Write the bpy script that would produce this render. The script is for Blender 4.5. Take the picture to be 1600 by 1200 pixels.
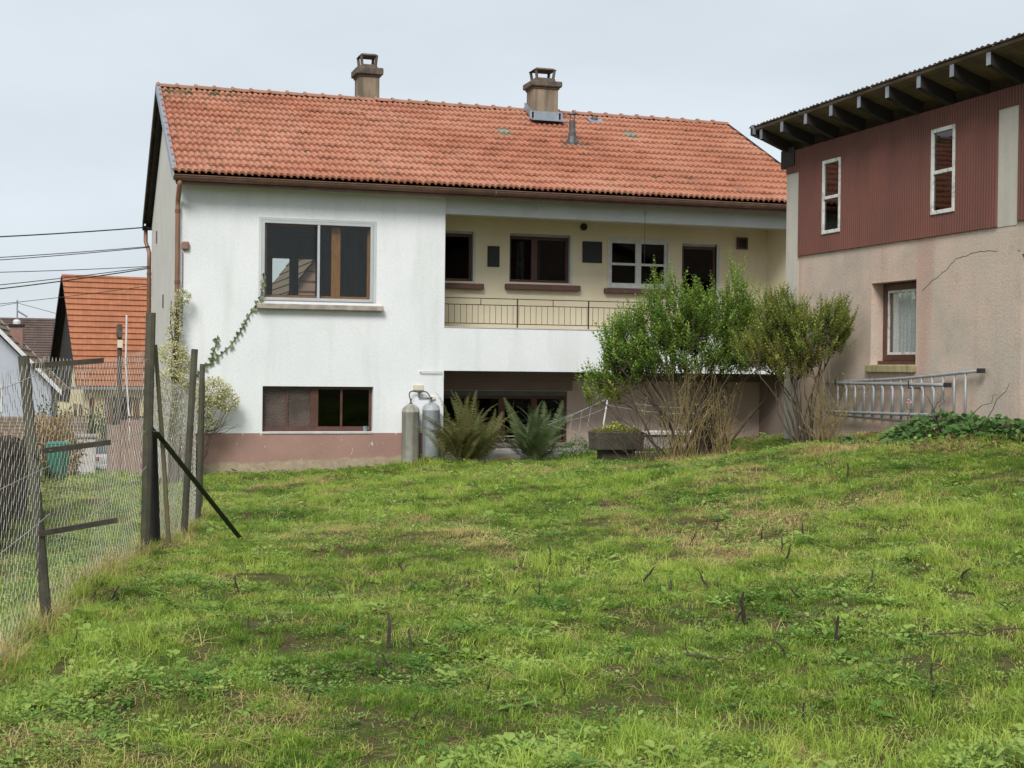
import bpy, bmesh, math, random
import numpy as np
from mathutils import Vector, Matrix
R = math.radians
random.seed(7)
rng = np.random.default_rng(11)
for o in list(bpy.data.objects):
    bpy.data.objects.remove(o)
scene = bpy.context.scene
COL = scene.collection

# ------------------------------------------------------------------ camera
CAM_Z = 2.0
yaw, pitch, roll = R(17.3), R(-0.586), 0.0114
fw = Vector((math.sin(yaw) * math.cos(pitch), math.cos(yaw) * math.cos(pitch), math.sin(pitch)))
rt = Vector((math.cos(yaw), -math.sin(yaw), 0))
up = rt.cross(fw)
r2 = rt * math.cos(roll) + up * math.sin(roll)
u2 = -rt * math.sin(roll) + up * math.cos(roll)
cd = bpy.data.cameras.new('camera')
cd.sensor_width = 36.0
cd.lens = 36.0 * 2250.0 / 1600.0
cd.clip_start = 0.1
cd.clip_end = 6000
cam = bpy.data.objects.new('camera', cd)
COL.objects.link(cam)
M = Matrix((r2, u2, -fw)).transposed().to_4x4()
M.translation = (0, 0, CAM_Z)
cam.matrix_world = M
scene.camera = cam

# ------------------------------------------------------------------ world, sun, exposure
SUN_EL, SUN_AZ = R(42), R(210)          # azimuth clockwise from +Y
w = bpy.data.worlds.new('World')
scene.world = w
w.use_nodes = True
nt = w.node_tree
nt.nodes.clear()
wo = nt.nodes.new('ShaderNodeOutputWorld')
bg = nt.nodes.new('ShaderNodeBackground')
sky = nt.nodes.new('ShaderNodeTexSky')
sky.sky_type = 'NISHITA'
sky.sun_disc = False
sky.sun_elevation = SUN_EL
sky.sun_rotation = SUN_AZ
sky.altitude = 200
sky.air_density = 1.0
sky.dust_density = 1.0
sky.ozone_density = 1.0
mixs = nt.nodes.new('ShaderNodeMix'); mixs.data_type = 'RGBA'
mixs.inputs['Factor'].default_value = 0.93          # cloud cover over the clear sky
mixs.inputs['B'].default_value = (4.72, 5.14, 5.52, 1)  # even grey overcast
tc = nt.nodes.new('ShaderNodeTexCoord')
mp = nt.nodes.new('ShaderNodeMapping'); mp.inputs['Scale'].default_value = (1.2, 1.2, 4.0)
nz = nt.nodes.new('ShaderNodeTexNoise'); nz.inputs['Scale'].default_value = 1.6; nz.inputs['Detail'].default_value = 5
mr = nt.nodes.new('ShaderNodeMapRange')
mr.inputs['From Min'].default_value = .3; mr.inputs['From Max'].default_value = .7
mr.inputs['To Min'].default_value = .86; mr.inputs['To Max'].default_value = 1.10
mul = nt.nodes.new('ShaderNodeMix'); mul.data_type = 'RGBA'; mul.blend_type = 'MULTIPLY'; mul.inputs['Factor'].default_value = 1.0
L = nt.links.new
L(sky.outputs[0], mixs.inputs['A'])
L(tc.outputs['Generated'], mp.inputs[0]); L(mp.outputs[0], nz.inputs['Vector']); L(nz.outputs[0], mr.inputs[0])
L(mixs.outputs['Result'], mul.inputs['A']); L(mr.outputs[0], mul.inputs['B'])
L(mul.outputs['Result'], bg.inputs['Color'])
bg.inputs['Strength'].default_value = 0.075
L(bg.outputs[0], wo.inputs['Surface'])
sd = bpy.data.lights.new('sun', 'SUN')
sd.energy = 1.5
sd.angle = R(22)
sd.color = (1.0, 0.97, 0.92)
sun = bpy.data.objects.new('sun', sd)
COL.objects.link(sun)
sdir = Vector((math.sin(SUN_AZ) * math.cos(SUN_EL), math.cos(SUN_AZ) * math.cos(SUN_EL), math.sin(SUN_EL)))
sun.rotation_euler = (-sdir).to_track_quat('-Z', 'Y').to_euler()
sun.location = (-10, -10, 30)
vs = scene.view_settings
vs.view_transform = 'Standard'; vs.look = 'None'; vs.gamma = 1.0; vs.use_curve_mapping = False
vs.exposure = 1.06

# ------------------------------------------------------------------ helpers: scene objects
def tag(o, label=None, cat=None, group=None, kind=None):
    if label: o['label'] = label
    if cat: o['category'] = cat
    if group: o['group'] = group
    if kind: o['kind'] = kind
    return o

def thing(name, loc, label, cat, group=None):
    o = bpy.data.objects.new(name, None)
    o.empty_display_size = .2
    COL.objects.link(o)
    o.location = loc
    return tag(o, label, cat, group)

def root_loc(o):
    v = Vector((0, 0, 0))
    while o is not None:
        v = v + Vector(o.location)
        o = o.parent
    return v

def link_mesh(name, me, mat, parent=None, kind=None, smooth=False, loc=None):
    if mat is not None and not me.materials:
        me.materials.append(mat)
    if smooth:
        me.polygons.foreach_set('use_smooth', [True] * len(me.polygons))
    o = bpy.data.objects.new(name, me)
    COL.objects.link(o)
    if parent is not None: o.parent = parent
    if loc is not None: o.location = loc
    if kind: o['kind'] = kind
    return o

class MB:
    """collects shapes in world coordinates, builds one mesh"""
    def __init__(s, fn=None):
        s.v = []; s.f = []; s.fn = fn; s.att = []
    def add(s, vs, fs):
        b = len(s.v)
        s.v += [s.fn(*p) if s.fn else tuple(p) for p in vs]
        s.f += [tuple(b + i for i in f) for f in fs]
        return s
    def box(s, x0, x1, y0, y1, z0, z1):
        return s.add([(x0, y0, z0), (x1, y0, z0), (x1, y1, z0), (x0, y1, z0), (x0, y0, z1), (x1, y0, z1), (x1, y1, z1), (x0, y1, z1)],
                     [(0, 3, 2, 1), (4, 5, 6, 7), (0, 1, 5, 4), (1, 2, 6, 5), (2, 3, 7, 6), (3, 0, 4, 7)])
    def quad(s, a, b, c, d):
        return s.add([a, b, c, d], [(0, 1, 2, 3)])
    def prism(s, poly, d):
        """polygon (3-D points) extruded by vector d"""
        n = len(poly); d = Vector(d)
        vs = [tuple(p) for p in poly] + [tuple(Vector(p) + d) for p in poly]
        fs = [tuple(range(n - 1, -1, -1)), tuple(range(n, 2 * n))] + [(i, (i + 1) % n, n + (i + 1) % n, n + i) for i in range(n)]
        return s.add(vs, fs)
    def tube(s, pts, r, n=6, caps=True):
        pts = [Vector(p) for p in pts]
        if not hasattr(r, '__len__'): r = [r] * len(pts)
        vs = []; fs = []
        t0 = (pts[1] - pts[0]).normalized()
        a = t0.orthogonal().normalized()
        for i, p in enumerate(pts):
            if i == 0: t = t0
            elif i == len(pts) - 1: t = (pts[i] - pts[i - 1]).normalized()
            else: t = ((pts[i + 1] - pts[i]).normalized() + (pts[i] - pts[i - 1]).normalized())
            if t.length < 1e-6: t = t0
            t = t.normalized()
            a = (a - t * a.dot(t))
            a = a.normalized() if a.length > 1e-6 else t.orthogonal().normalized()
            b = t.cross(a)
            for k in range(n):
                q = 2 * math.pi * k / n
                vs.append(p + (a * math.cos(q) + b * math.sin(q)) * r[i])
        m = len(pts)
        for i in range(m - 1):
            for k in range(n):
                fs.append((i * n + k, i * n + (k + 1) % n, (i + 1) * n + (k + 1) % n, (i + 1) * n + k))
        if caps:
            fs.append(tuple(range(n - 1, -1, -1))); fs.append(tuple((m - 1) * n + k for k in range(n)))
        return s.add([tuple(v) for v in vs], fs)
    def lathe(s, c, prof, n=20):
        """profile (r, z) round the vertical through c"""
        vs = []; fs = []
        for r, z in prof:
            for k in range(n):
                q = 2 * math.pi * k / n
                vs.append((c[0] + r * math.cos(q), c[1] + r * math.sin(q), c[2] + z))
        for i in range(len(prof) - 1):
            for k in range(n):
                fs.append((i * n + k, i * n + (k + 1) % n, (i + 1) * n + (k + 1) % n, (i + 1) * n + k))
        fs.append(tuple(range(n - 1, -1, -1))); fs.append(tuple((len(prof) - 1) * n + k for k in range(n)))
        return s.add(vs, fs)
    def wall(s, u0, u1, v0, v1, w0, w1, holes=()):
        """slab in (u, w, v) with rectangular holes (a, b, c, d) = u-range, v-range; call through fn"""
        us = sorted({u0, u1} | {h[i] for h in holes for i in (0, 1) if u0 < h[i] < u1})
        vv = sorted({v0, v1} | {h[i] for h in holes for i in (2, 3) if v0 < h[i] < v1})
        def solid(i, j):
            if i < 0 or j < 0 or i >= len(us) - 1 or j >= len(vv) - 1: return False
            cu, cv = (us[i] + us[i + 1]) / 2, (vv[j] + vv[j + 1]) / 2
            return not any(h[0] < cu < h[1] and h[2] < cv < h[3] for h in holes)
        for i in range(len(us) - 1):
            for j in range(len(vv) - 1):
                if not solid(i, j): continue
                a, b, c, d = us[i], us[i + 1], vv[j], vv[j + 1]
                s.quad((a, w0, c), (b, w0, c), (b, w0, d), (a, w0, d))
                s.quad((a, w1, c), (a, w1, d), (b, w1, d), (b, w1, c))
                if not solid(i - 1, j): s.quad((a, w0, c), (a, w0, d), (a, w1, d), (a, w1, c))
                if not solid(i + 1, j): s.quad((b, w0, c), (b, w1, c), (b, w1, d), (b, w0, d))
                if not solid(i, j - 1): s.quad((a, w0, c), (a, w1, c), (b, w1, c), (b, w0, c))
                if not solid(i, j + 1): s.quad((a, w0, d), (b, w0, d), (b, w1, d), (a, w1, d))
        return s
    def frame(s, u0, u1, v0, v1, w0, w1, t):
        """rectangular frame of bar width t (or 4 widths l, r, b, t)"""
        l, r, b, tp = t if hasattr(t, '__len__') else (t,) * 4
        return s.wall(u0, u1, v0, v1, w0, w1, [(u0 + l, u1 - r, v0 + b, v1 - tp)])
    def mesh(s, name, off=(0, 0, 0), clean=True):
        me = bpy.data.meshes.new(name)
        off = Vector(off)
        me.from_pydata([tuple(Vector(p) - off) for p in s.v], [], s.f)
        if clean:
            bm = bmesh.new(); bm.from_mesh(me)
            bmesh.ops.remove_doubles(bm, verts=bm.verts, dist=1e-5)
            bmesh.ops.recalc_face_normals(bm, faces=bm.faces)
            bm.to_mesh(me); bm.free()
        me.update()
        return me
    def build(s, name, mat, parent=None, kind=None, smooth=False, bevel=0, clean=True):
        off = root_loc(parent) if parent is not None else Vector((0, 0, 0))
        o = link_mesh(name, s.mesh(name, off, clean), mat, parent, kind, smooth)
        if bevel:
            m = o.modifiers.new('bevel', 'BEVEL'); m.width = bevel; m.segments = 1; m.limit_method = 'ANGLE'
        if smooth == 'auto':
            pass
        return o

# ------------------------------------------------------------------ helpers: materials
def new_mat(name):
    m = bpy.data.materials.new(name); m.use_nodes = True
    n = m.node_tree; n.nodes.clear()
    out = n.nodes.new('ShaderNodeOutputMaterial')
    b = n.nodes.new('ShaderNodeBsdfPrincipled')
    n.links.new(b.outputs[0], out.inputs['Surface'])
    return m, n, b, out

def c4(c): return (c[0], c[1], c[2], 1)

def node(n, t, **kw):
    x = n.nodes.new(t)
    for k, v in kw.items():
        if k in x.inputs: x.inputs[k].default_value = v
        else: setattr(x, k, v)
    return x

def pos_vec(n, scale=(1, 1, 1)):
    g = n.nodes.new('ShaderNodeNewGeometry')
    m = n.nodes.new('ShaderNodeMapping'); m.inputs['Scale'].default_value = scale
    n.links.new(g.outputs['Position'], m.inputs[0])
    return m.outputs[0]

def ramp(n, fac, lo, hi, a, b):
    mr = node(n, 'ShaderNodeMapRange')
    mr.inputs['From Min'].default_value = lo; mr.inputs['From Max'].default_value = hi
    mr.inputs['To Min'].default_value = a; mr.inputs['To Max'].default_value = b
    n.links.new(fac, mr.inputs[0])
    return mr.outputs[0]

def mixc(n, fac, a, b, blend='MIX'):
    m = n.nodes.new('ShaderNodeMix'); m.data_type = 'RGBA'; m.blend_type = blend
    for sock, val in (('Factor', fac), ('A', a), ('B', b)):
        if isinstance(val, (int, float)): m.inputs[sock].default_value = val
        elif isinstance(val, tuple): m.inputs[sock].default_value = c4(val)
        else: n.links.new(val, m.inputs[sock])
    return m.outputs['Result']

def noise(n, scale, detail=4, vec=None, rough=.55):
    x = node(n, 'ShaderNodeTexNoise'); x.inputs['Scale'].default_value = scale
    x.inputs['Detail'].default_value = detail; x.inputs['Roughness'].default_value = rough
    n.links.new(vec if vec is not None else pos_vec(n), x.inputs['Vector'])
    return x.outputs[0]

def bump(n, b, height, strength=.3, dist=.01):
    x = n.nodes.new('ShaderNodeBump'); x.inputs['Strength'].default_value = strength; x.inputs['Distance'].default_value = dist
    n.links.new(height, x.inputs['Height']); n.links.new(x.outputs[0], b.inputs['Normal'])

def mat(name, a, b=None, scale=3., rough=.8, metal=0., bstr=.0, bscale=None, bdist=.01, stretch=(1, 1, 1), lo=.35, hi=.65, spec=None):
    """two-tone mottled material with optional relief"""
    m, n, p, out = new_mat(name)
    p.inputs['Roughness'].default_value = rough; p.inputs['Metallic'].default_value = metal
    if spec is not None: p.inputs['Specular IOR Level'].default_value = spec
    if b is None: b = tuple(x * .8 for x in a)
    v = pos_vec(n, stretch)
    f = ramp(n, noise(n, scale, 5, v), lo, hi, 0, 1)
    n.links.new(mixc(n, f, a, b), p.inputs['Base Color'])
    if bstr: bump(n, p, noise(n, bscale or scale * 10, 4, v), bstr, bdist)
    return m

MT = {}
def stained(name, a, b, stain, scale, streak, sfac, bstr, bscale, rough=.9, lo=.5, hi=.75):
    """render or paint: mottling, plus vertical weather streaks of their own colour"""
    m, n, p, out = new_mat(name)
    p.inputs['Roughness'].default_value = rough
    c = mixc(n, ramp(n, noise(n, scale, 6), .35, .65, 0, 1), a, b)
    st = ramp(n, noise(n, 1.0, 6, pos_vec(n, (streak, streak, .35))), lo, hi, 0, sfac)
    c = mixc(n, st, c, stain)
    fine = ramp(n, noise(n, 38, 3), .3, .7, .93, 1.05)
    c = mixc(n, 1.0, c, fine, 'MULTIPLY')
    n.links.new(c, p.inputs['Base Color'])
    bump(n, p, noise(n, bscale, 4), bstr, .006)
    return m

MT['white'] = stained('white_paint', (.80, .815, .82), (.74, .76, .77), (.57, .59, .56), .7, 2.6, .5, .35, 60)
MT['fascia'] = stained('fascia_paint', (.60, .62, .61), (.54, .56, .55), (.40, .42, .38), .8, 1.5, .5, .25, 50)
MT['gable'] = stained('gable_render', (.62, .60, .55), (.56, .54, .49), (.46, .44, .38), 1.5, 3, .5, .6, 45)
MT['yellow'] = stained('yellow_render', (.80, .715, .52), (.75, .665, .47), (.60, .51, .36), .9, 2, .35, .25, 40)
MT['recess'] = stained('recess_render', (.64, .51, .44), (.58, .46, .40), (.42, .33, .28), 1.2, 2, .4, .25, 40)
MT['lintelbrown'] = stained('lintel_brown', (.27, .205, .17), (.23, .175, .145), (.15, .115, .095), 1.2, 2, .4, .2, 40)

def plinth_mat():
    m, n, p, out = new_mat('plinth_paint')
    p.inputs['Roughness'].default_value = .9
    c = mixc(n, ramp(n, noise(n, 1.6, 6), .35, .65, 0, 1), (.37, .225, .185), (.31, .19, .155))
    # splashes of white paint, flaked-off foot
    sp = ramp(n, noise(n, 14, 2, pos_vec(n, (1, 1, .45))), .70, .73, 0, 1)
    c = mixc(n, sp, c, (.62, .6, .57))
    g = n.nodes.new('ShaderNodeNewGeometry'); sx = n.nodes.new('ShaderNodeSeparateXYZ')
    n.links.new(g.outputs['Position'], sx.inputs[0])
    ad = node(n, 'ShaderNodeMath', operation='MULTIPLY_ADD'); ad.inputs[1].default_value = .22
    n.links.new(noise(n, 3.5, 6), ad.inputs[0]); n.links.new(sx.outputs['Z'], ad.inputs[2])
    sl = node(n, 'ShaderNodeMath', operation='MULTIPLY_ADD'); sl.inputs[1].default_value = -.035
    n.links.new(sx.outputs['X'], sl.inputs[0]); n.links.new(ad.outputs[0], sl.inputs[2])
    f = ramp(n, sl.outputs[0], .215, .245, 1, 0)
    raw = mixc(n, ramp(n, noise(n, 9, 6), .3, .7, 0, 1), (.46, .36, .25), (.30, .24, .17))
    n.links.new(mixc(n, f, c, raw), p.inputs['Base Color'])
    bump(n, p, noise(n, 35, 5), .5, .01)
    return m
MT['plinth'] = plinth_mat()

def barn_render():
    m, n, p, out = new_mat('barn_render')
    p.inputs['Roughness'].default_value = .92
    c = mixc(n, ramp(n, noise(n, .75, 6), .38, .62, 0, 1), (.60, .455, .37), (.50, .42, .35))
    st = ramp(n, noise(n, 1.0, 5, pos_vec(n, (1.8, 1.8, .22))), .46, .66, 0, .6)
    c = mixc(n, st, c, (.47, .275, .22))
    d = ramp(n, noise(n, 1.6, 8, None, .65), .50, .70, 0, .6)
    c = mixc(n, d, c, (.37, .31, .25))
    fine = ramp(n, noise(n, 30, 4), .3, .7, .88, 1.08)
    n.links.new(mixc(n, 1.0, c, fine, 'MULTIPLY'), p.inputs['Base Color'])
    bump(n, p, noise(n, 30, 6), .5, .012)
    return m
MT['barn'] = barn_render()
MT['pilaster'] = stained('pilaster_concrete', (.54, .50, .44), (.48, .44, .38), (.36, .33, .28), 1.2, 3, .5, .4, 40)
MT['cladding'] = stained('cladding_paint', (.172, .060, .042), (.138, .049, .035), (.10, .042, .032), 1.0, 5, .6, .15, 80, rough=.7)

def tile_mat(name, a, b, c, x0, w, y0, g, moss):
    """terracotta: shade changes from tile to tile, dirt and moss patches"""
    m, n, p, out = new_mat(name)
    p.inputs['Roughness'].default_value = .72
    ge = n.nodes.new('ShaderNodeNewGeometry')
    sb = node(n, 'ShaderNodeVectorMath', operation='SUBTRACT'); sb.inputs[1].default_value = (x0, y0, 0)
    n.links.new(ge.outputs['Position'], sb.inputs[0])
    dv = node(n, 'ShaderNodeVectorMath', operation='DIVIDE'); dv.inputs[1].default_value = (w, g, 1000)
    n.links.new(sb.outputs[0], dv.inputs[0])
    fl = node(n, 'ShaderNodeVectorMath', operation='FLOOR'); n.links.new(dv.outputs[0], fl.inputs[0])
    wn = node(n, 'ShaderNodeTexWhiteNoise', noise_dimensions='3D'); n.links.new(fl.outputs[0], wn.inputs[0])
    k = mixc(n, wn.outputs['Value'], a, b)
    k = mixc(n, ramp(n, noise(n, .55, 4), .40, .66, 0, 1), k, c)
    k = mixc(n, ramp(n, noise(n, 7, 6), .52, .78, 0, .38), k, (.20, .125, .09))
    sx = n.nodes.new('ShaderNodeSeparateXYZ'); n.links.new(ge.outputs['Position'], sx.inputs[0])
    mx_ = ramp(n, sx.outputs['X'], 1.8, 5.5, .20, 0); my_ = ramp(n, sx.outputs['Y'], 29.6, 31.0, 0, 1)
    mm = node(n, 'ShaderNodeMath', operation='MULTIPLY_ADD'); n.links.new(mx_, mm.inputs[0]); n.links.new(my_, mm.inputs[1]); n.links.new(noise(n, 4.5, 7), mm.inputs[2])
    k = mixc(n, ramp(n, mm.outputs[0], .62, .72, 0, moss), k, (.10, .10, .04))
    k = mixc(n, ramp(n, noise(n, 1.0, 5, pos_vec(n, (3.0, .35, .35))), .56, .72, 0, .35), k, (.24, .13, .085))
    n.links.new(k, p.inputs['Base Color'])
    bump(n, p, noise(n, 55, 4), .25, .006)
    return m

MT['zinc'] = mat('zinc', (.36, .39, .43), (.27, .30, .33), 5, .45, .55)
MT['gutter'] = mat('gutter_brown', (.20, .105, .07), (.13, .075, .055), 6, .45, .2)
MT['pipe'] = mat('downpipe_brown', (.27, .135, .08), (.18, .10, .06), 4, .5, .1, stretch=(1, 1, .5))
MT['dkwood'] = mat('dark_timber', (.028, .021, .017), (.016, .012, .010), 4, .8)
MT['soffit'] = mat('soffit_boards', (.19, .135, .09), (.10, .075, .052), 3, .85, stretch=(1, 1, 1), bstr=.3)
MT['brownframe'] = mat('brown_frame', (.115, .05, .034), (.075, .034, .024), 6, .5)
MT['oakframe'] = mat('varnished_wood', (.36, .18, .065), (.26, .12, .042), 6, .4, stretch=(8, 8, 1))
MT['alu'] = mat('aluminium_frame', (.56, .58, .60), (.50, .52, .54), 4, .4, .3)
MT['whiteframe'] = mat('white_frame', (.72, .72, .70), (.60, .60, .57), 9, .5)
MT['oldwhite'] = mat('flaking_white_frame', (.66, .66, .62), (.36, .34, .30), 12, .7, lo=.5, hi=.7)
MT['sill'] = mat('concrete_sill', (.45, .39, .33), (.27, .24, .21), 6, .9, bstr=.3)
MT['brownsill'] = mat('brown_sill', (.15, .075, .06), (.12, .06, .05), 6, .75)
MT['mossysill'] = mat('mossy_stone_sill', (.40, .34, .20), (.25, .22, .10), 5, .95, bstr=.5, stretch=(1, 3, .6))
MT['chimney'] = stained('chimney_render', (.31, .24, .165), (.24, .18, .125), (.09, .075, .055), 2.5, 4, .8, .6, 40, lo=.42, hi=.6)
MT['chimcap'] = mat('chimney_cap', (.15, .115, .085), (.07, .06, .05), 6, .95, bstr=.5)
MT['iron'] = mat('dark_iron', (.05, .05, .05), (.03, .03, .032), 8, .6, .4)
MT['flue'] = mat('flue_metal', (.10, .095, .095), (.25, .25, .25), 7, .5, .5, lo=.5, hi=.7)
MT['black'] = mat('black_slate_panel', (.022, .023, .026), (.016, .016, .018), 6, .6)
MT['interior'] = mat('room_paint', (.16, .14, .12), (.12, .105, .09), 2, .9)
MT['floor'] = mat('concrete_floor', (.36, .34, .32), (.28, .27, .25), 3, .9, bstr=.3)
MT['wire'] = mat('galvanised_wire', (.52, .50, .45), (.34, .31, .26), 6, .5, .2)
MT['post'] = mat('mossy_green_post', (.062, .058, .043), (.095, .088, .055), 7, .9, bstr=.5, bscale=60)
MT['bracegreen'] = mat('dark_green_steel', (.022, .045, .035), (.016, .032, .026), 6, .45)
MT['blackpost'] = mat('black_post', (.012, .012, .012), (.025, .024, .022), 6, .8)
MT['stick'] = mat('mossy_wood_stick', (.17, .14, .07), (.10, .085, .05), 12, .95, stretch=(1, 1, .2), bstr=.4)
MT['bar'] = mat('rusty_bar', (.055, .045, .036), (.09, .075, .055), 15, .85)
MT['cyl'] = stained('grey_cylinder_paint', (.42, .41, .37), (.32, .32, .29), (.19, .17, .13), 7, 9, .8, .15, 60, rough=.65, lo=.45, hi=.65)
MT['cyl2'] = stained('silver_cylinder_paint', (.40, .43, .46), (.32, .345, .37), (.19, .195, .19), 7, 9, .8, .15, 60, rough=.5, lo=.47, hi=.66)
MT['brass'] = mat('tarnished_brass', (.16, .16, .15), (.10, .10, .10), 10, .5, .5)
MT['hose'] = mat('black_rubber', (.02, .02, .022), (.03, .03, .03), 8, .6)
MT['cream'] = mat('cream_plastic', (.68, .63, .47), (.62, .57, .43), 6, .6)
MT['ladder'] = mat('aluminium_ladder', (.36, .37, .38), (.28, .29, .30), 8, .5, .2)
MT['stone'] = mat('dark_stone', (.055, .048, .038), (.10, .085, .065), 5, .95, bstr=.6, bscale=30)
MT['moss'] = mat('moss', (.17, .20, .03), (.27, .24, .05), 9, 1.0, bstr=.8, bscale=80, bdist=.02)
MT['concrete'] = mat('weathered_concrete', (.34, .31, .28), (.22, .20, .18), 3, .95, bstr=.4)
MT['palecap'] = mat('pale_concrete', (.60, .58, .56), (.48, .46, .44), 5, .9, bstr=.2)
MT['whitemetal'] = mat('white_metal', (.72, .72, .72), (.62, .62, .60), 8, .4)
MT['bark'] = mat('dark_bark', (.055, .042, .030), (.10, .075, .05), 12, .95, stretch=(1, 1, .3), bstr=.4)
MT['twig'] = mat('brown_twig', (.095, .065, .042), (.06, .042, .03), 10, .9)
MT['cane'] = mat('yellow_cane', (.31, .23, .085), (.15, .11, .055), 5, .8)
MT['stalk'] = mat('dead_stalk', (.035, .026, .020), (.06, .042, .03), 20, .95)
MT['straw'] = mat('straw', (.46, .36, .18), (.34, .25, .12), 8, .9)
MT['lace'] = mat('lace_curtain', (.80, .82, .84), (.62, .64, .66), 40, .9)
MT['cable'] = mat('black_cable', (.02, .02, .022), (.03, .03, .03), 3, .7)

def glass_mat(name, tint_, rough=.0, bumpy=0, refl=1.0):
    m = bpy.data.materials.new(name); m.use_nodes = True
    n = m.node_tree; n.nodes.clear()
    out = n.nodes.new('ShaderNodeOutputMaterial')
    t = n.nodes.new('ShaderNodeBsdfTransparent'); t.inputs[0].default_value = c4(tint_)
    g = n.nodes.new('ShaderNodeBsdfGlossy'); g.inputs['Roughness'].default_value = rough
    f = n.nodes.new('ShaderNodeFresnel'); f.inputs['IOR'].default_value = 1.5
    mu = node(n, 'ShaderNodeMath', operation='MULTIPLY'); mu.inputs[1].default_value = 1.7 * refl; mu.use_clamp = True
    n.links.new(f.outputs[0], mu.inputs[0])
    mx = n.nodes.new('ShaderNodeMixShader')
    n.links.new(mu.outputs[0], mx.inputs[0]); n.links.new(t.outputs[0], mx.inputs[1]); n.links.new(g.outputs[0], mx.inputs[2])
    n.links.new(mx.outputs[0], out.inputs['Surface'])
    bp = n.nodes.new('ShaderNodeBump'); bp.inputs['Strength'].default_value = bumpy if bumpy else .03
    bp.inputs['Distance'].default_value = .01
    n.links.new(noise(n, 45 if bumpy else 2.5, 2), bp.inputs['Height']); n.links.new(bp.outputs[0], g.inputs['Normal'])
    return m
MT['glass'] = glass_mat('window_glass', (.93, .94, .93), refl=.22)
MT['loftglass'] = glass_mat('loft_glass', (.45, .46, .46), refl=1.0)
MT['darkglass'] = glass_mat('dull_glass', (.30, .30, .30), .03, refl=.42)
def obscure():
    m, n, p, out = new_mat('pebbled_glass'); p.inputs['Roughness'].default_value = .22
    n.links.new(mixc(n, ramp(n, noise(n, 2.5, 4), .35, .65, 0, 1), (.115, .085, .07), (.055, .042, .038)), p.inputs['Base Color'])
    v = node(n, 'ShaderNodeTexVoronoi'); v.inputs['Scale'].default_value = 42; n.links.new(pos_vec(n), v.inputs['Vector'])
    bump(n, p, v.outputs['Distance'], .45, .02)
    return m
MT['obscure'] = obscure()

def leaf_mat(name, a, b, c=None, rough=.5, trans=.3, attr='GEOMETRY', spec=.4):
    """leaf colours picked by the per-leaf attribute 'tint' (0 a, 1 b, 2 c)"""
    m, n, p, out = new_mat(name)
    p.inputs['Roughness'].default_value = rough
    p.inputs['Specular IOR Level'].default_value = spec
    at = n.nodes.new('ShaderNodeAttribute'); at.attribute_name = 'tint'; at.attribute_type = attr
    col = mixc(n, ramp(n, at.outputs['Fac'], 0, 1, 0, 1), a, b)
    if c is not None: col = mixc(n, ramp(n, at.outputs['Fac'], 1, 2, 0, 1), col, c)
    n.links.new(col, p.inputs['Base Color'])
    tr = n.nodes.new('ShaderNodeBsdfTranslucent'); n.links.new(col, tr.inputs[0])
    mx = n.nodes.new('ShaderNodeMixShader'); mx.inputs[0].default_value = trans
    n.links.new(p.outputs[0], mx.inputs[1]); n.links.new(tr.outputs[0], mx.inputs[2])
    n.links.new(mx.outputs[0], out.inputs['Surface'])
    return m
MT['grass'] = leaf_mat('grass_blades', (.125, .235, .026), (.47, .60, .11), (.64, .52, .23), .65, .42, 'INSTANCER', .12)
MT['weed'] = leaf_mat('weed_leaves', (.105, .225, .042), (.34, .47, .11), (.48, .42, .15), .6, .38, 'INSTANCER', .15)
MT['dry'] = leaf_mat('dry_grass', (.50, .43, .15), (.66, .52, .24), (.36, .23, .11), .85, .3, 'INSTANCER', .1)
MT['privet'] = leaf_mat('privet_leaves', (.13, .26, .04), (.36, .50, .085), (.44, .34, .10), .4, .4)
MT['privet2'] = leaf_mat('yellowing_leaves', (.17, .27, .05), (.40, .44, .09), (.48, .31, .11), .45, .4)
MT['fernbrown'] = leaf_mat('fern_brown_green', (.12, .155, .045), (.235, .205, .075), (.28, .20, .09), .7, .3)
MT['fern'] = leaf_mat('fern_green', (.11, .165, .065), (.17, .215, .09), (.26, .22, .10), .7, .3)
MT['euonymus'] = leaf_mat('variegated_leaves', (.16, .21, .06), (.55, .52, .25), (.68, .64, .42), .45, .25)
MT['ivy'] = leaf_mat('ivy_leaves', (.06, .11, .04), (.15, .20, .08), (.25, .26, .12), .45, .2)
MT['mallow'] = leaf_mat('mallow_leaves', (.05, .13, .03), (.12, .22, .05), (.25, .28, .08), .45, .25)
MT['hedge'] = leaf_mat('hedge_leaves', (.028, .055, .018), (.06, .095, .03), (.12, .13, .05), .6, .2)
MT['strawleaf'] = leaf_mat('straw_foliage', (.38, .26, .11), (.48, .34, .16), (.25, .17, .08), .8, .25)
MT['litter'] = leaf_mat('leaf_litter', (.10, .06, .035), (.18, .11, .06), (.28, .2, .1), .9, .1)

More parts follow.
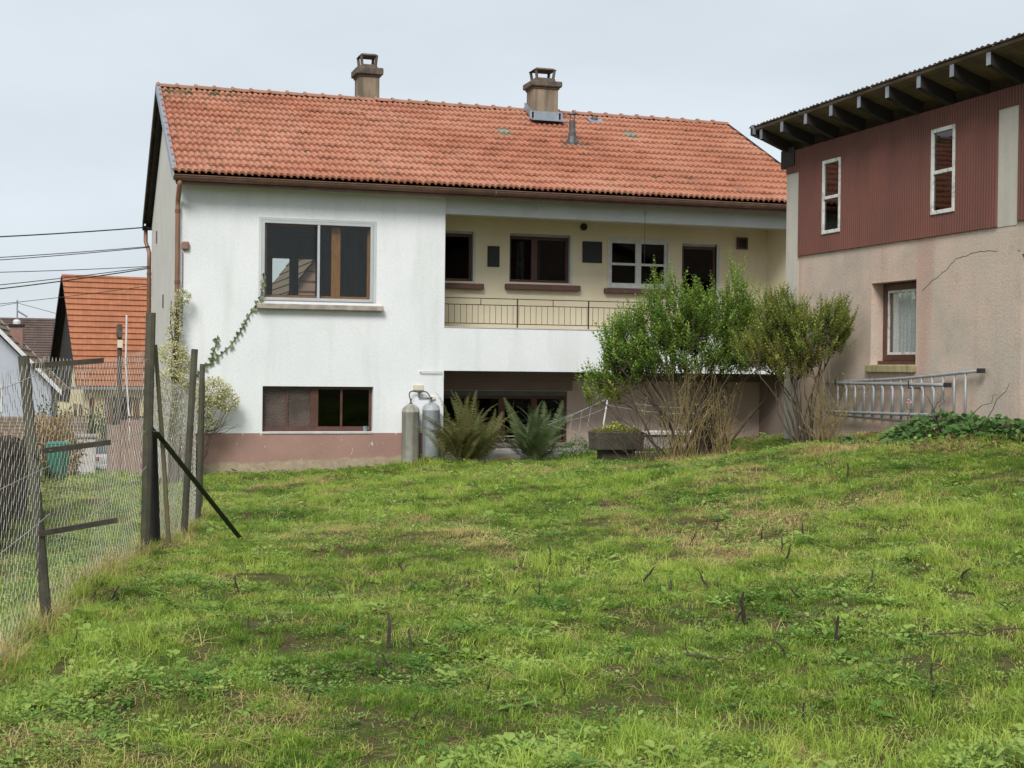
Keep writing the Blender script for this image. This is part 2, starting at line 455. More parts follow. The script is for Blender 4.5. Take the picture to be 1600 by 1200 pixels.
# ------------------------------------------------------------------ terrain
CP = np.array([
    (0, 0, .40), (1.74, 5.5, .39), (3.7, 4.9, .43), (-.23, 6.1, .37), (3.2, 10.3, .45), (5.7, 7.6, .66), (8.5, 9.5, 1.0), (12, 8, 1.4), (9, 3, .9),
    (-.08, 9.64, .36), (.7, 12.87, .38), (1.2, 15.1, .24), (1.67, 14.1, .32), (3.5, 18, .28), (5.5, 15, .52), (6.5, 20.5, .40), (4.5, 22.5, .16),
    (2.3, 26.5, -.03), (3.4, 26.5, .02), (4.2, 26.5, .05), (5.0, 26.5, .11), (6.2, 26.4, .20), (7.2, 25.6, .21), (8.5, 25.6, .25), (9.2, 25.2, .31),
    (10.5, 24.6, .45), (9.7, 21.1, .57), (10.7, 19.3, .86), (11.4, 19.3, 1.02), (11.4, 21.5, .80), (12.5, 24.2, .60), (11.4, 15.7, 1.30), (10.6, 14.4, 1.22),
    (9.8, 15.6, 1.10), (8.2, 15.5, .92), (8.0, 18.5, .66), (7.5, 12.0, .80),
    (-1.5, 9.2, .18), (-2.5, 14, .05), (-4, 20, -.35), (0, 20, -.05), (1.2, 26, -.2), (-3, 27, -.55), (-1, 35, -.95), (0, 44, -1.42), (1.6, 46.5, -1.45), (-6, 44, -1.6),
    (1.2, 66, -3.0), (-5, 66, -3.0), (2, 77, -3.2), (8, 40, -.6), (8, 31, .1), (20, 30, .9), (20, 60, -1.5), (22, 12, 1.9), (20, 0, 1.4), (0, -20, .4), (-20, -10, -.2),
    (-25, 30, -1.5), (-20, 70, -3.5), (0, 110, -4.5), (-60, 100, -5), (80, 100, -2), (80, 0, 2), (-80, -20, -2), (0, -100, 0), (-300, 300, -6), (300, 300, -5), (0, 500, -6.5),
    (-600, -600, -6), (600, -600, -6), (-2500, 2500, -7), (2500, 2500, -7), (0, 3000, -7), (-2500, -2500, -7), (2500, -2500, -7)], float)
def _rbf():
    P = CP[:, :2]; n = len(P)
    A = np.sqrt(((P[:, None] - P[None]) ** 2).sum(-1) + .35)
    K = np.zeros((n + 1, n + 1)); K[:n, :n] = -A; K[:n, n] = 1; K[n, :n] = 1
    return np.linalg.solve(K, np.append(CP[:, 2], 0))
_W = _rbf()
_wv = [(a, 2 * math.pi / l, ph, am) for a, l, ph, am in zip(np.linspace(0, 9.3, 11), (.7, .9, 1.1, 1.4, 1.7, 2.1, 2.6, 3.3, .8, 1.25, 1.9), np.linspace(0, 31, 11), (.008, .010, .011, .012, .014, .015, .016, .017, .008, .011, .014))]
def terr(x, y):
    x = np.atleast_1d(np.asarray(x, float)); y = np.atleast_1d(np.asarray(y, float))
    z = np.full(x.shape, _W[-1])
    for (px, py, pz), wt in zip(CP, _W[:-1]):
        z = z - wt * np.sqrt((x - px) ** 2 + (y - py) ** 2 + .35)
    for a, k, ph, am in _wv:
        z = z + am * np.sin(k * (x * math.cos(a) + y * math.sin(a)) + ph)
    return z
def tz(x, y): return float(terr(x, y)[0])
def vnoise(x, y, s, seed):
    """smooth value noise 0..1 on a plane, cell size s"""
    g = np.random.default_rng(seed).random((64, 64))
    x = np.asarray(x) / s + 100; y = np.asarray(y) / s + 100
    i = np.floor(x).astype(int); j = np.floor(y).astype(int)
    fx = x - i; fy = y - j
    fx = fx * fx * (3 - 2 * fx); fy = fy * fy * (3 - 2 * fy)
    G = lambda a, b: g[a % 64, b % 64]
    return (G(i, j) * (1 - fx) + G(i + 1, j) * fx) * (1 - fy) + (G(i, j + 1) * (1 - fx) + G(i + 1, j + 1) * fx) * fy

def ground():
    def axis(lo, hi, st, far):
        a = list(np.arange(lo, hi + 1e-6, st))
        d = st; x = hi
        while x < far: d *= 1.28; x += d; a.append(x)
        d = st; x = lo
        while x > -far: d *= 1.28; x -= d; a.insert(0, x)
        return np.array(a)
    xs = axis(-5, 13, .2, 3000); ys = axis(1.5, 29, .2, 3000)
    X, Y = np.meshgrid(xs, ys)
    Z = terr(X.ravel(), Y.ravel())
    v = np.column_stack([X.ravel(), Y.ravel(), Z])
    nx, ny = len(xs), len(ys)
    i = (np.arange(ny - 1)[:, None] * nx + np.arange(nx - 1)[None]).ravel()
    f = np.column_stack([i, i + 1, i + nx + 1, i + nx])
    me = bpy.data.meshes.new('ground')
    me.from_pydata(v.tolist(), [], f.tolist()); me.update()
    m, n, p, out = new_mat('lawn_soil')
    p.inputs['Roughness'].default_value = 1.0
    p.inputs['Specular IOR Level'].default_value = .1
    c = mixc(n, ramp(n, noise(n, 2.2, 6), .35, .65, 0, 1), (.075, .075, .026), (.085, .058, .036))
    c = mixc(n, ramp(n, noise(n, 11, 5), .4, .7, 0, .8), c, (.11, .125, .035))
    n.links.new(c, p.inputs['Base Color'])
    bump(n, p, noise(n, 25, 6), .9, .04)
    o = link_mesh('ground', me, m, smooth=True)
    o['kind'] = 'structure'
ground()

# ------------------------------------------------------------------ the white house
HX0, HX1, HY0, HY1 = 2.0, 14.75, 26.6, 35.7
YB = 28.0                                   # back wall of loggia and of the recess below
facade = lambda u, w_, v: (u, HY0 + w_, v)
house = thing('house', (2.0, 26.6, 0), 'white two-storey house with orange tiled roof and recessed yellow balcony', 'house')

def fmap(Y):
    return lambda u, w_, v: (u, Y + w_, v)

def window(parent, fn, u0, u1, z0, z1, w0, frame_m, pane_m, bars=(), t=.06, dep=.06, rails=(), label=None, tb=None):
    """frame with uprights (bars: centre, width) and one pane child for each light"""
    mb = MB(fn)
    mb.frame(u0, u1, z0, z1, w0, w0 + dep, (t, t, tb or t, t))
    for c, bw_ in bars:
        mb.box(c - bw_ / 2, c + bw_ / 2, w0 + .004, w0 + dep - .004, z0 + (tb or t), z1 - t)
    edges = [u0 + t] + [e for c, bw_ in bars for e in (c - bw_ / 2, c + bw_ / 2)] + [u1 - t]
    cells = [(edges[i], edges[i + 1]) for i in range(0, len(edges), 2)]
    for zc, k0 in rails:
        a, b = cells[k0] if k0 is not None else (u0 + t, u1 - t)
        mb.box(a, b, w0 + .006, w0 + dep - .006, zc - .025, zc + .025)
    fo = mb.build('window', frame_m, parent, bevel=.004)
    if label: fo['label'] = label
    for k, (a, b) in enumerate(cells):
        pm = pane_m[k] if isinstance(pane_m, (list, tuple)) else pane_m
        MB(fn).box(a - .004, b + .004, w0 + dep * .45, w0 + dep * .45 + .005, z0 + (tb or t) - .004, z1 - t + .004).build('pane', pm, fo)
    return fo

# walls --------------------------------------------------------------
UW = (3.47, 5.50, 3.25, 4.67)
LW = (3.49, 5.56, 0.80, 1.64)
m = MB(facade)
m.wall(HX0, 6.92, .775, 5.40, 0, .25, [UW, LW])
m.build('front_wall', MT['white'], house)
m = MB(facade); m.wall(HX0 - .012, 6.92, -.9, .775, -.012, .25); m.build('plinth', MT['plinth'], house)
m = MB(facade); m.box(6.92, HX1, 0.0, .25, 4.95, 5.40); m.build('lintel', MT['fascia'], house)
m = MB(facade); m.box(6.92, HX1, .0, .14, 1.96, 2.785); m.build('parapet', MT['white'], house)
m = MB(); m.box(6.93, HX1, HY0 + .14, YB, 1.964, 2.12); m.build('balcony_slab', MT['lintelbrown'], house)
m = MB(facade); m.box(6.915, HX1, -.012, .15, 2.786, 2.802); m.build('parapet_cap', MT['palecap'], house)
m = MB(); m.box(6.93, HX1 - .3, HY0 + .252, YB, 5.06, 5.12); m.build('balcony_ceiling', MT['fascia'], house)
# return wall between the flush block and the balcony
m = MB(); m.box(6.66, 6.918, HY0 + .252, YB, 2.12, 5.4); m.build('balcony_side_wall', MT['yellow'], house)
m = MB(); m.box(6.66, 6.918, HY0 + .252, YB, -.9, 1.96); m.build('recess_side_wall', MT['recess'], house)
m = MB(); m.box(14.45, 14.498, HY0 + .252, YB, 2.122, 5.4); m.build('balcony_side_wall', MT['yellow'], house)
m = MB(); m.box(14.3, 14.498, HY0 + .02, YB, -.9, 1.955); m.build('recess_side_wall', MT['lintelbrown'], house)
W1 = (6.95, 7.87, 3.76, 4.77); W2 = (8.64, 9.94, 3.78, 4.77); W3 = (10.80, 12.13, 3.75, 4.73); DR = (12.45, 13.25, 2.13, 4.70)
m = MB(fmap(YB)); m.wall(6.66, HX1 - .25, 2.12, 5.4, 0, .25, [W1, W2, W3, DR]); m.build('balcony_back_wall', MT['yellow'], house)
RW = (7.15, 9.92, .50, 1.56)
m = MB(fmap(YB)); m.wall(6.66, HX1 - .25, -.9, 1.962, .002, .25, [RW]); m.build('recess_wall', MT['recess'], house)
m = MB(fmap(YB)); m.box(6.92, 14.3, -.03, -.001, 1.78, 1.955); m.build('recess_beam', MT['lintelbrown'], house)
m = MB(fmap(YB)); m.box(6.92, 10.02, -.018, -.001, 1.57, 1.772); m.build('recess_band', MT['lintelbrown'], house)
# gable walls, rear wall, inside
gab = lambda x0, x1: [(x0, HY0, -.9), (x0, HY1, -.9), (x0, HY1, 5.38), (x0, 31.15, 7.55), (x0, HY0, 5.38)]
m = MB(); m.prism([(HX0 + .001, HY0 + .252, -.9), (HX0 + .001, HY1, -.9), (HX0 + .001, HY1, 5.36), (HX0 + .001, 31.15, 7.58), (HX0 + .001, HY0 + .252, 5.36)], (.25, 0, 0)); m.build('gable_wall', MT['gable'], house)
m = MB(); m.prism([(HX1 - .25, HY0 + .252, -.9), (HX1 - .25, HY1, -.9), (HX1 - .25, HY1, 5.36), (HX1 - .25, 31.15, 7.58), (HX1 - .25, HY0 + .252, 5.36)], (.249, 0, 0)); m.build('gable_wall', MT['gable'], house)
RH = [(4.84, 5.32, 3.74, 4.69), (5.48, 5.97, 3.74, 4.69)]
m = MB(fmap(HY1)); m.wall(HX0 + .255, HX1 - .255, -.9, 5.36, -.25, -.002, RH); m.build('rear_wall', MT['gable'], house)
m = MB(); m.box(HX0 + .26, HX1 - .26, HY0 + .26, HY1 - .26, 5.16, 5.24); m.build('attic_floor', MT['interior'], house)
m = MB(); m.box(HX0 + .26, 6.655, HY0 + .26, HY1 - .26, 2.2, 2.4)
m.box(6.66, HX1 - .26, YB + .252, HY1 - .26, 2.2, 2.4); m.build('storey_floor', MT['interior'], house)
m = MB(); m.box(6.5, 6.655, HY0 + .26, HY1 - .26, 2.405, 5.155); m.build('partition_wall', MT['interior'], house)
m = MB(); m.box(HX0 + .26, HX1 - .26, 32.0, 32.12, -.9, 2.19); m.build('cellar_wall', MT['interior'], house)
m = MB(); m.box(6.66, HX1 - .26, 31.0, 31.12, 2.405, 5.155); m.build('partition_wall', MT['interior'], house)
for a, b, c, d in RH:
    window(house, fmap(HY1 - .2), a, b, c, d, 0, MT['dkwood'], MT['glass'], t=.03)

# flush block: aluminium slider outside an old timber casement
fo = window(house, facade, UW[0] - .02, UW[1] + .03, UW[2] - .03, UW[3] + .02, -.02, MT['alu'], MT['glass'], bars=[(4.50, .045)], t=.055, dep=.075, label='aluminium framed sliding window over the oak casement')
window(house, facade, UW[0] + .04, UW[1] - .0, UW[2] + .02, UW[3] - .0, .14, MT['oakframe'], MT['glass'], bars=[(4.85, .17)], t=.055, dep=.07, label='varnished wooden casement behind the sliding window')
m = MB(facade); m.frame(UW[0] - .075, UW[1] + .085, UW[2] - .03, UW[3] + .07, -.012, -.002, (.05, .05, .0005, .045)); m.build('window_surround', MT['fascia'], house)
m = MB(facade); m.box(3.36, 5.71, -.14, .1, 3.06, 3.155); m.build('window_sill', MT['sill'], house, bevel=.008)
window(house, facade, *LW, .13, MT['brownframe'], [MT['obscure'], MT['obscure'], MT['darkglass'], MT['darkglass']],
       bars=[(3.97, .035), (4.47, .15), (4.98, .04)], t=.055, dep=.06, tb=.09, label='low cellar window with pebbled glass in its left half')
m = MB(facade); m.box(3.5, 5.55, -.03, .13, .765, .797); m.build('window_sill', MT['palecap'], house)
# balcony windows
for k, wn_ in enumerate((W1, W2)):
    window(house, fmap(YB), wn_[0], wn_[1], wn_[2], wn_[3] - .05, .10, MT['brownframe'], MT['darkglass'], bars=[] if k == 0 else [(9.2, .13)], t=.06, dep=.06)
    m = MB(fmap(YB)); m.box(wn_[0] + .01, wn_[1] - .01, .03, .16, wn_[3] - .05, wn_[3] - .002); m.build('shutter_box', MT['zinc'], house)
    m = MB(fmap(YB)); m.box(wn_[0] - (.1 if k else 0), wn_[1] + .2, -.13, .1, wn_[2] - .16, wn_[2] - .045); m.build('window_sill', MT['brownsill'], house, bevel=.012)
    m = MB(fmap(YB)); m.box(wn_[0] + .002, wn_[1] - .002, .01, .1, wn_[2] - .044, wn_[2] + .01); m.build('window_sill', MT['brownsill'], house)
    m = MB(fmap(YB)); m.box(wn_[1] - .001, wn_[1] + .05, -.004, .1, wn_[2] - .04, wn_[3]); m.build('window_surround', MT['fascia'], house)
window(house, fmap(YB), *W3, .02, MT['whiteframe'], MT['darkglass'], bars=[(11.47, .13)], t=.075, dep=.07, rails=[(4.22, 0), (4.22, 1)], label='white framed balcony window')
m = MB(fmap(YB)); m.frame(W3[0] - .03, W3[1] + .03, W3[2] - .03, W3[3] + .03, -.015, -.002, .04); m.build('window_surround', MT['whiteframe'], house)
m = MB(fmap(YB)); m.box(10.69, 12.25, -.13, .02, 3.60, 3.705); m.build('window_sill', MT['brownsill'], house, bevel=.012)
dr = MB(fmap(YB)).frame(DR[0], DR[1], DR[2], DR[3] - .05, .05, .13, .06).build('door', MT['brownframe'], house)
MB(fmap(YB)).box(DR[0] + .06, DR[1] - .06, .08, .095, DR[2] + .06, DR[3] - .11).build('pane', MT['darkglass'], dr)
MB(fmap(YB)).box(DR[1] - .1, DR[1] - .075, .02, .05, 3.1, 3.22).build('handle', MT['iron'], dr)
m = MB(fmap(YB)); m.box(DR[0] + .01, DR[1] - .01, .03, .12, DR[3] - .05, DR[3] - .002); m.build('shutter_box', MT['zinc'], house)
m = MB(fmap(YB)); m.box(DR[1], DR[1] + .07, -.006, .06, 2.13, DR[3]); m.build('door_surround', MT['fascia'], house)
# panels, vents and fittings on the yellow wall
m = MB(fmap(YB)); m.box(8.17, 8.42, -.02, -.002, 4.07, 4.49); m.build('black_panel', MT['black'], house)
m = MB(fmap(YB)); m.box(10.21, 10.64, -.02, -.002, 4.22, 4.66); m.build('black_panel', MT['black'], house)
m = MB()
pts = []
m.tube([(10.23, YB - .03, 4.955), (10.23, YB - .002, 4.955)], .075, 18); vent = m.build('round_vent', MT['iron'], house)
m = MB(); m.tube([(10.23, YB - .04, 4.955), (10.23, YB - .031, 4.955)], .045, 14); m.build('vent_hub', MT['black'], vent)
m = MB(fmap(YB)); m.frame(13.71, 13.95, 4.62, 4.87, -.06, -.002, .035); bxo = m.build('wall_lantern', MT['brownframe'], house)
MB(fmap(YB)).box(13.74, 13.92, -.03, -.006, 4.65, 4.84).build('pane', MT['black'], bxo)
m = MB(); m.tube([(11.1, 27.2, 5.058), (11.1, 27.2, 5.02), (11.1, 27.2, 4.98)], [.05, .09, .05], 12); m.build('ceiling_lamp', MT['zinc'], house)
m = MB(); m.tube([(11.0, 26.56, 5.16), (11.0, 26.56, 4.1)], .004, 4); m.build('hanging_cord', MT['hose'], house)
for hx in (8.72, 11.0):
    m = MB(); m.tube([(hx, 26.60, 5.16), (hx, 26.55, 5.16), (hx, 26.53, 5.12), (hx, 26.55, 5.09)], .006, 5); m.build('hook', MT['zinc'], house)
# railing
rl = MB()
yR = HY0 + .07
for z, r in ((3.36, .008), (3.235, .008), (2.875, .008)):
    rl.tube([(6.93, yR, z), (14.44, yR, z)], r, 6)
rl = rl.build('railing', MT['iron'], house)
for k in range(6):
    x = 8.40 + k * 1.47 - (0 if k < 5 else 0)
    if x < 14.4: MB().tube([(x, yR, 2.80), (x, yR, 3.37)], .014, 6).build('railing_post', MT['iron'], rl)
    x2 = 7.66 + k * 1.47
    if x2 < 14.4: MB().tube([(x2, yR, 3.235), (x2, yR, 3.36)], .008, 5).build('railing_post', MT['iron'], rl)
bal = MB().tube([(0, 0, 2.875), (0, 0, 3.235)], .0048, 5).mesh('baluster')
bal.materials.append(MT['iron'])
x = 7.02
while x < 14.42:
    b = bpy.data.objects.new('baluster', bal); COL.objects.link(b); b.parent = rl
    b.location = Vector((x, yR, 0)) - root_loc(rl)
    x += .1175
# lower recess window
window(house, fmap(YB), RW[0], RW[1], RW[2], RW[3] - .1, .06, MT['brownframe'], MT['darkglass'], bars=[(7.75, .05), (8.53, .14), (9.22, .13), (9.80, .05)], t=.06, dep=.06, label='wide brown framed window under the balcony')
m = MB(fmap(YB)); m.box(RW[0] + .005, RW[1] - .005, .02, .12, RW[3] - .1, RW[3] - .003); m.build('shutter_box', mat('green_grey_box', (.13, .14, .12), (.10, .11, .095), 4, .7), house)
m = MB(fmap(YB)); m.box(RW[0] - .08, RW[1] + .06, -.05, .1, RW[2] - .07, RW[2] - .005); m.build('window_sill', MT['concrete'], house)
m = MB(); m.box(6.93, 14.29, HY0 - .1, YB - .003, -.6, .40); m.build('terrace', MT['floor'], house, bevel=.02)
m = MB(); m.box(HX0, 14.3, HY0 + .3, HY1, -1.2, -.8); m.build('foundation', MT['concrete'], house)

# gutter, downpipes, fittings ------------------------------------------
def half_gutter(x0, x1, y, z, r, name):
    mb = MB(); n = 8
    a = [(math.cos(math.pi + math.pi * k / n), math.sin(math.pi + math.pi * k / n)) for k in range(n + 1)]
    prof = [(y + r * c, z + r * s_) for c, s_ in a] + [(y + (r - .008) * c, z + (r - .008) * s_) for c, s_ in reversed(a)]
    mb.prism([(x0, p, q) for p, q in prof], (x1 - x0, 0, 0))
    mb.tube([(x0, y - r, z + .004), (x1, y - r, z + .004)], .012, 6)
    return mb.build(name, MT['gutter'], house)
g = half_gutter(1.83, 14.93, 26.16, 5.365, .085, 'gutter')
for k in range(17):
    x = 2.45 + k * .76
    MB().tube([(x, 26.16 - .088 * math.cos(q), 5.365 - .088 * math.sin(q)) for q in np.linspace(-.1, math.pi + .1, 9)], .009, 4).build('gutter_bracket', MT['gutter'] if k != 7 else MT['zinc'], g)
half_gutter(1.83, 14.93, 36.15, 5.365, .085, 'gutter')
m = MB(); m.tube([(1.94, 26.17, 5.30), (1.94, 26.17, 5.20), (1.94, 26.56, 4.98), (1.94, 26.56, 4.85), (1.94, 26.56, 2.4), (1.94, 26.56, .05)], .045, 10); dp = m.build('downpipe', MT['pipe'], house, smooth=True)
for z in (4.78, 3.5, 2.2): MB().tube([(1.94, 26.56, z - .03), (1.94, 26.56, z + .03)], .053, 10).build('pipe_collar', MT['gutter'], dp)
m = MB(); m.tube([(1.88, 36.12, 5.30), (1.88, 36.12, 5.0), (1.95, 35.8, 4.72), (1.95, 35.8, 4.55), (1.95, 35.8, -.6)], .05, 10); dp = m.build('downpipe', MT['pipe'], house, smooth=True)
for z in (4.2, 2.8): MB().tube([(1.95, 35.8, z - .03), (1.95, 35.8, z + .03)], .058, 10).build('pipe_collar', MT['gutter'], dp)
m = MB(facade); m.box(2.015, 2.145, -.07, -.002, 4.085, 4.235); m.build('junction_box', mat('pink_box', (.28, .15, .12), (.24, .13, .10), 6, .7), house, bevel=.02)
m = MB()
for i in range(30):
    z = 4.05 - i * .045
    m.tube([(2.03, 26.585, z), (2.035, 26.58, z - .035)], .010, 4)
m.build('cable_run', MT['brownsill'], house)
for y_, z_ in ((33.6, 4.9), (31.2, 3.35)):
    m = MB(); m.box(1.975, 2.0, y_ - .04, y_ + .04, z_ - .14, z_ + .14); m.build('wall_anchor', MT['brownsill'], house)
m = MB(); m.tube([(6.45, 26.59, 1.93), (6.45, 26.55, 1.94), (6.85, 26.55, 1.94), (6.90, 26.55, 1.92), (6.90, 26.55, 1.80)], .012, 6); m.build('cable_hook', MT['whiteframe'], house)

# roof ---------------------------------------------------------------
RX0, RX1, RYE, RZE, RYR, RZR = 1.82, 14.94, 26.20, 5.43, 31.15, 7.83
SL = math.atan2(RZR - RZE, RYR - RYE)
NC = 14
GA = math.hypot(RZR - RZE, RYR - RYE) / NC
NT = 56
TW = (RX1 - RX0) / NT
MT['tile'] = tile_mat('terracotta_tiles', (.44, .175, .098), (.35, .13, .072), (.49, .23, .145), RX0, TW, RYE, GA * math.cos(SL), .9)
MT['ridge'] = mat('ridge_tile_clay', (.36, .17, .11), (.27, .135, .09), 6, .8, bstr=.3)
roof = MB().prism([(RX0 + .05, RYE + .06, RZE - .08), (RX0 + .05, RYR, RZR - .05), (RX0 + .05, 36.04, RZE - .08), (RX0 + .05, 36.04, RZE - .14), (RX0 + .05, RYR, RZR - .13), (RX0 + .05, RYE + .06, RZE - .14)], (RX1 - RX0 - .1, 0, 0)).build('roof', MT['dkwood'], house)
# one interlocking tile: two rolls, thick lower edge; local u along X, v up the slope, w normal
prof = [(0, .0), (.035, .010), (.075, .036), (.17, .044), (.30, .036), (.40, .010), (.47, .0), (.53, .010), (.575, .036), (.67, .044), (.80, .036), (.90, .010), (1.0, .0)]
def tile_mesh():
    vs = []; fs = []
    n = len(prof); L_ = GA * 1.10
    for u, h in prof:
        x = u * (TW + .006)
        vs += [(x, 0, h - .004), (x, 0, h + .042), (x, L_ * .5, h * .95 + .020), (x, L_, h * .8 - .004)]
    for i in range(n - 1):
        a, b = i * 4, (i + 1) * 4
        fs += [(a, b, b + 1, a + 1), (a + 1, b + 1, b + 3, a + 3)]
    me = bpy.data.meshes.new('tile')
    c, s_ = math.cos(SL), math.sin(SL)
    vs = [(x, v * c - w_ * s_, v * s_ + w_ * c) for x, v, w_ in vs]
    me.from_pydata(vs, [], fs); me.update()
    return me, vs, fs
tme, tvs, tfs = tile_mesh()
tme.materials.append(MT['tile'])
GLASS_T = {(30, 9), (43, 10)}
SKIP = set()
cells = []
for j in range(NC):
    for i in range(NT):
        if (i, j) in SKIP: continue
        p = Vector((RX0 + i * TW, RYE + j * GA * math.cos(SL), RZE + j * GA * math.sin(SL)))
        cells.append(((p - Vector((0, 0, CAM_Z))).length, i, j, p))
cells.sort(key=lambda c: c[0])
hl = root_loc(house)
rest = MB()
kk = 0
glass_me = tme.copy(); glass_me.materials.clear(); glass_me.materials.append(mat('green_glass_tile', (.16, .24, .18), (.28, .34, .28), 9, .25))
for d, i, j, p in cells:
    jit = Vector((random.uniform(-.004, .004), random.uniform(-.012, .010) - (.03 if random.random() < .03 else 0), random.uniform(-.004, .006)))
    if (i, j) in GLASS_T or kk < 298:
        o = bpy.data.objects.new('tile', glass_me if (i, j) in GLASS_T else tme)
        COL.objects.link(o); o.parent = roof; o.location = p + jit - hl
        if (i, j) in GLASS_T: o['label'] = 'greenish glass tile among the clay tiles'
        o.rotation_euler = (random.uniform(-.012, .012), random.uniform(-.012, .012), random.uniform(-.008, .008))
        kk += 1
    else:
        q = p + jit; rz = random.uniform(-.008, .008)
        rest.add([(q.x + a - b * rz, q.y + b + a * rz, q.z + c) for a, b, c in tvs], tfs)
rest.build('tiles', MT['tile'], roof, kind='stuff', clean=False)
m = MB()
for j in range(NC):
    y0 = 36.1 - j * GA * math.cos(SL); z0 = RZE + j * GA * math.sin(SL)
    y1 = y0 - GA * math.cos(SL); z1 = z0 + GA * math.sin(SL)
    m.prism([(RX0, y0, z0 + .045), (RX0, y0, z0 - .0), (RX0, y1, z1 - .0), (RX0, y1, z1 + .01)], (RX1 - RX0, 0, 0))
m.build('rear_tiles', MT['tile'], roof, kind='stuff')
# ridge tiles
rid = MB()
n = 9
def arch(x, r, dz): return [(x, r * math.cos(math.pi * k / (n - 1)), dz + r * .78 * math.sin(math.pi * k / (n - 1))) for k in range(n)]
RL = .385
secs = [(0, .118, .012), (.05, .122, .014), (.055, .105, 0), (RL + .03, .098, -.004)]
vs = []; fs = []
for x, r, dz in secs: vs += arch(x, r, dz)
for i in range(3):
    for k in range(n - 1): fs.append((i * n + k, i * n + k + 1, (i + 1) * n + k + 1, (i + 1) * n + k))
fs.append(tuple(range(n)))
rid.add(vs, fs)
rme = rid.mesh('ridge_tile'); rme.materials.append(MT['ridge'])
nr = int((RX1 - RX0) / RL)
for i in range(nr):
    o = bpy.data.objects.new('ridge_tile', rme); COL.objects.link(o); o.parent = roof
    o.location = Vector((RX0 + i * (RX1 - RX0) / nr, RYR, RZR + .012 + random.uniform(-.006, .006))) - hl
    o.rotation_euler = (random.uniform(-.03, .03), random.uniform(-.01, .01), random.uniform(-.01, .01))
# verges
dirf = Vector((0, math.cos(SL), math.sin(SL)))
for x0, front_m in ((RX0 - .022, MT['zinc']), (RX1 + .012, MT['dkwood'])):
    m = MB()
    a = Vector((x0, RYE - .02, RZE - .10)); b = Vector((x0, RYR, RZR - .09))
    m.prism([a, b, b + Vector((0, 0, .155)), a + Vector((0, 0, .155))], (.03, 0, 0))
    if front_m is MT['zinc']:
        m.prism([a + Vector((0, 0, .14)), b + Vector((0, 0, .14)), b + Vector((0, 0, .162)), a + Vector((0, 0, .162))], (.09, 0, 0))
    m.build('verge_strip', front_m, roof)
    m = MB()
    a = Vector((x0, 36.12, RZE - .16)); b = Vector((x0, RYR, RZR - .15))
    m.prism([a, b, b + Vector((0, 0, .23)), a + Vector((0, 0, .21))], (.03, 0, 0)); m.build('barge_board', MT['dkwood'], roof)
m = MB(); m.box(RX0 + .06, RX1 - .06, 26.22, 26.245, 5.22, 5.36); m.build('fascia_board', MT['gutter'], roof)
m = MB(); m.box(RX0 + .06, RX1 - .06, 26.245, HY0 - .003, 5.30, 5.315); m.build('eave_soffit', MT['fascia'], roof)
m = MB(); m.box(RX0 + .06, RX1 - .06, HY1 + .003, 36.05, 5.30, 5.315); m.build('eave_soffit', MT['dkwood'], roof)

# chimneys
def chimney(cx, cy, hw, hd, zb, zs, zc, zt, label, flash):
    o = MB().box(cx - hw, cx + hw, cy - hd, cy + hd, zb, zs).build('chimney', MT['chimney'], house, bevel=.012); o['label'] = label
    m = MB(); e = .075
    m.prism([(cx - hw - .03, cy - hd - .03, zs - .05), (cx + hw + .03, cy - hd - .03, zs - .05), (cx + hw + .03, cy + hd + .03, zs - .05), (cx - hw - .03, cy + hd + .03, zs - .05)], (0, 0, .05))
    m.box(cx - hw - e, cx + hw + e, cy - hd - e, cy + hd + e, zs, zc)
    m.build('crown_slab', MT['chimcap'], o, bevel=.02)
    m = MB(); p = hw * .86; q = hd * .86
    m.add([(cx - p, cy - q, zc), (cx + p, cy - q, zc), (cx + p, cy + q, zc), (cx - p, cy + q, zc),
           (cx - p * .93, cy - q * .93, zc + .09), (cx + p * .93, cy - q * .93, zc + .09), (cx + p * .93, cy + q * .93, zc + .09), (cx - p * .93, cy + q * .93, zc + .09)],
          [(0, 3, 2, 1), (4, 5, 6, 7), (0, 1, 5, 4), (1, 2, 6, 5), (2, 3, 7, 6), (3, 0, 4, 7)])
    m.build('pot', MT['chimcap'], o, bevel=.02)
    for sx in (-1, 1):
        for sy in (-1, 1):
            MB().tube([(cx + sx * p * .78, cy + sy * q * .78, zc + .085), (cx + sx * p * .88, cy + sy * q * .88, zt - .045)], .032, 6).build('pot_leg', MT['chimcap'], o)
    m = MB(); m.add([(cx - p * 1.08, cy - q * 1.08, zt - .05), (cx + p * 1.08, cy - q * 1.08, zt - .05), (cx + p * 1.08, cy + q * 1.08, zt - .05), (cx - p * 1.08, cy + q * 1.08, zt - .05),
                     (cx - p * .8, cy - q * .8, zt), (cx + p * .8, cy - q * .8, zt), (cx + p * .8, cy + q * .8, zt), (cx - p * .8, cy + q * .8, zt)],
                    [(0, 3, 2, 1), (4, 5, 6, 7), (0, 1, 5, 4), (1, 2, 6, 5), (2, 3, 7, 6), (3, 0, 4, 7)])
    m.build('pot_lid', MT['chimcap'], o, bevel=.01)
    if flash:
        m = MB(); yf = cy - hd - .012
        m.box(cx - hw - .1, cx + hw + .1, yf - .03, yf, 7.52, 7.72)
        m.prism([(cx - hw - .12, yf - .03, 7.54), (cx + hw + .12, yf - .03, 7.54), (cx + hw + .12, yf - .30, 7.47), (cx - hw - .12, yf - .30, 7.47)], (0, 0, .02))
        for sx in (-1, 1):
            xx = cx + sx * (hw + .03)
            m.prism([(xx - .02, yf - .03, 7.50), (xx - .02, cy + hd, 7.86), (xx - .02, cy + hd, 7.99), (xx - .02, yf - .03, 7.70)], (.04, 0, 0))
        m.build('flashing', MT['zinc'], o)
    return o
chimney(10.17, 30.62, .285, .26, 7.3, 8.27, 8.40, 8.71, 'larger rendered chimney with zinc flashing on the near slope', True)
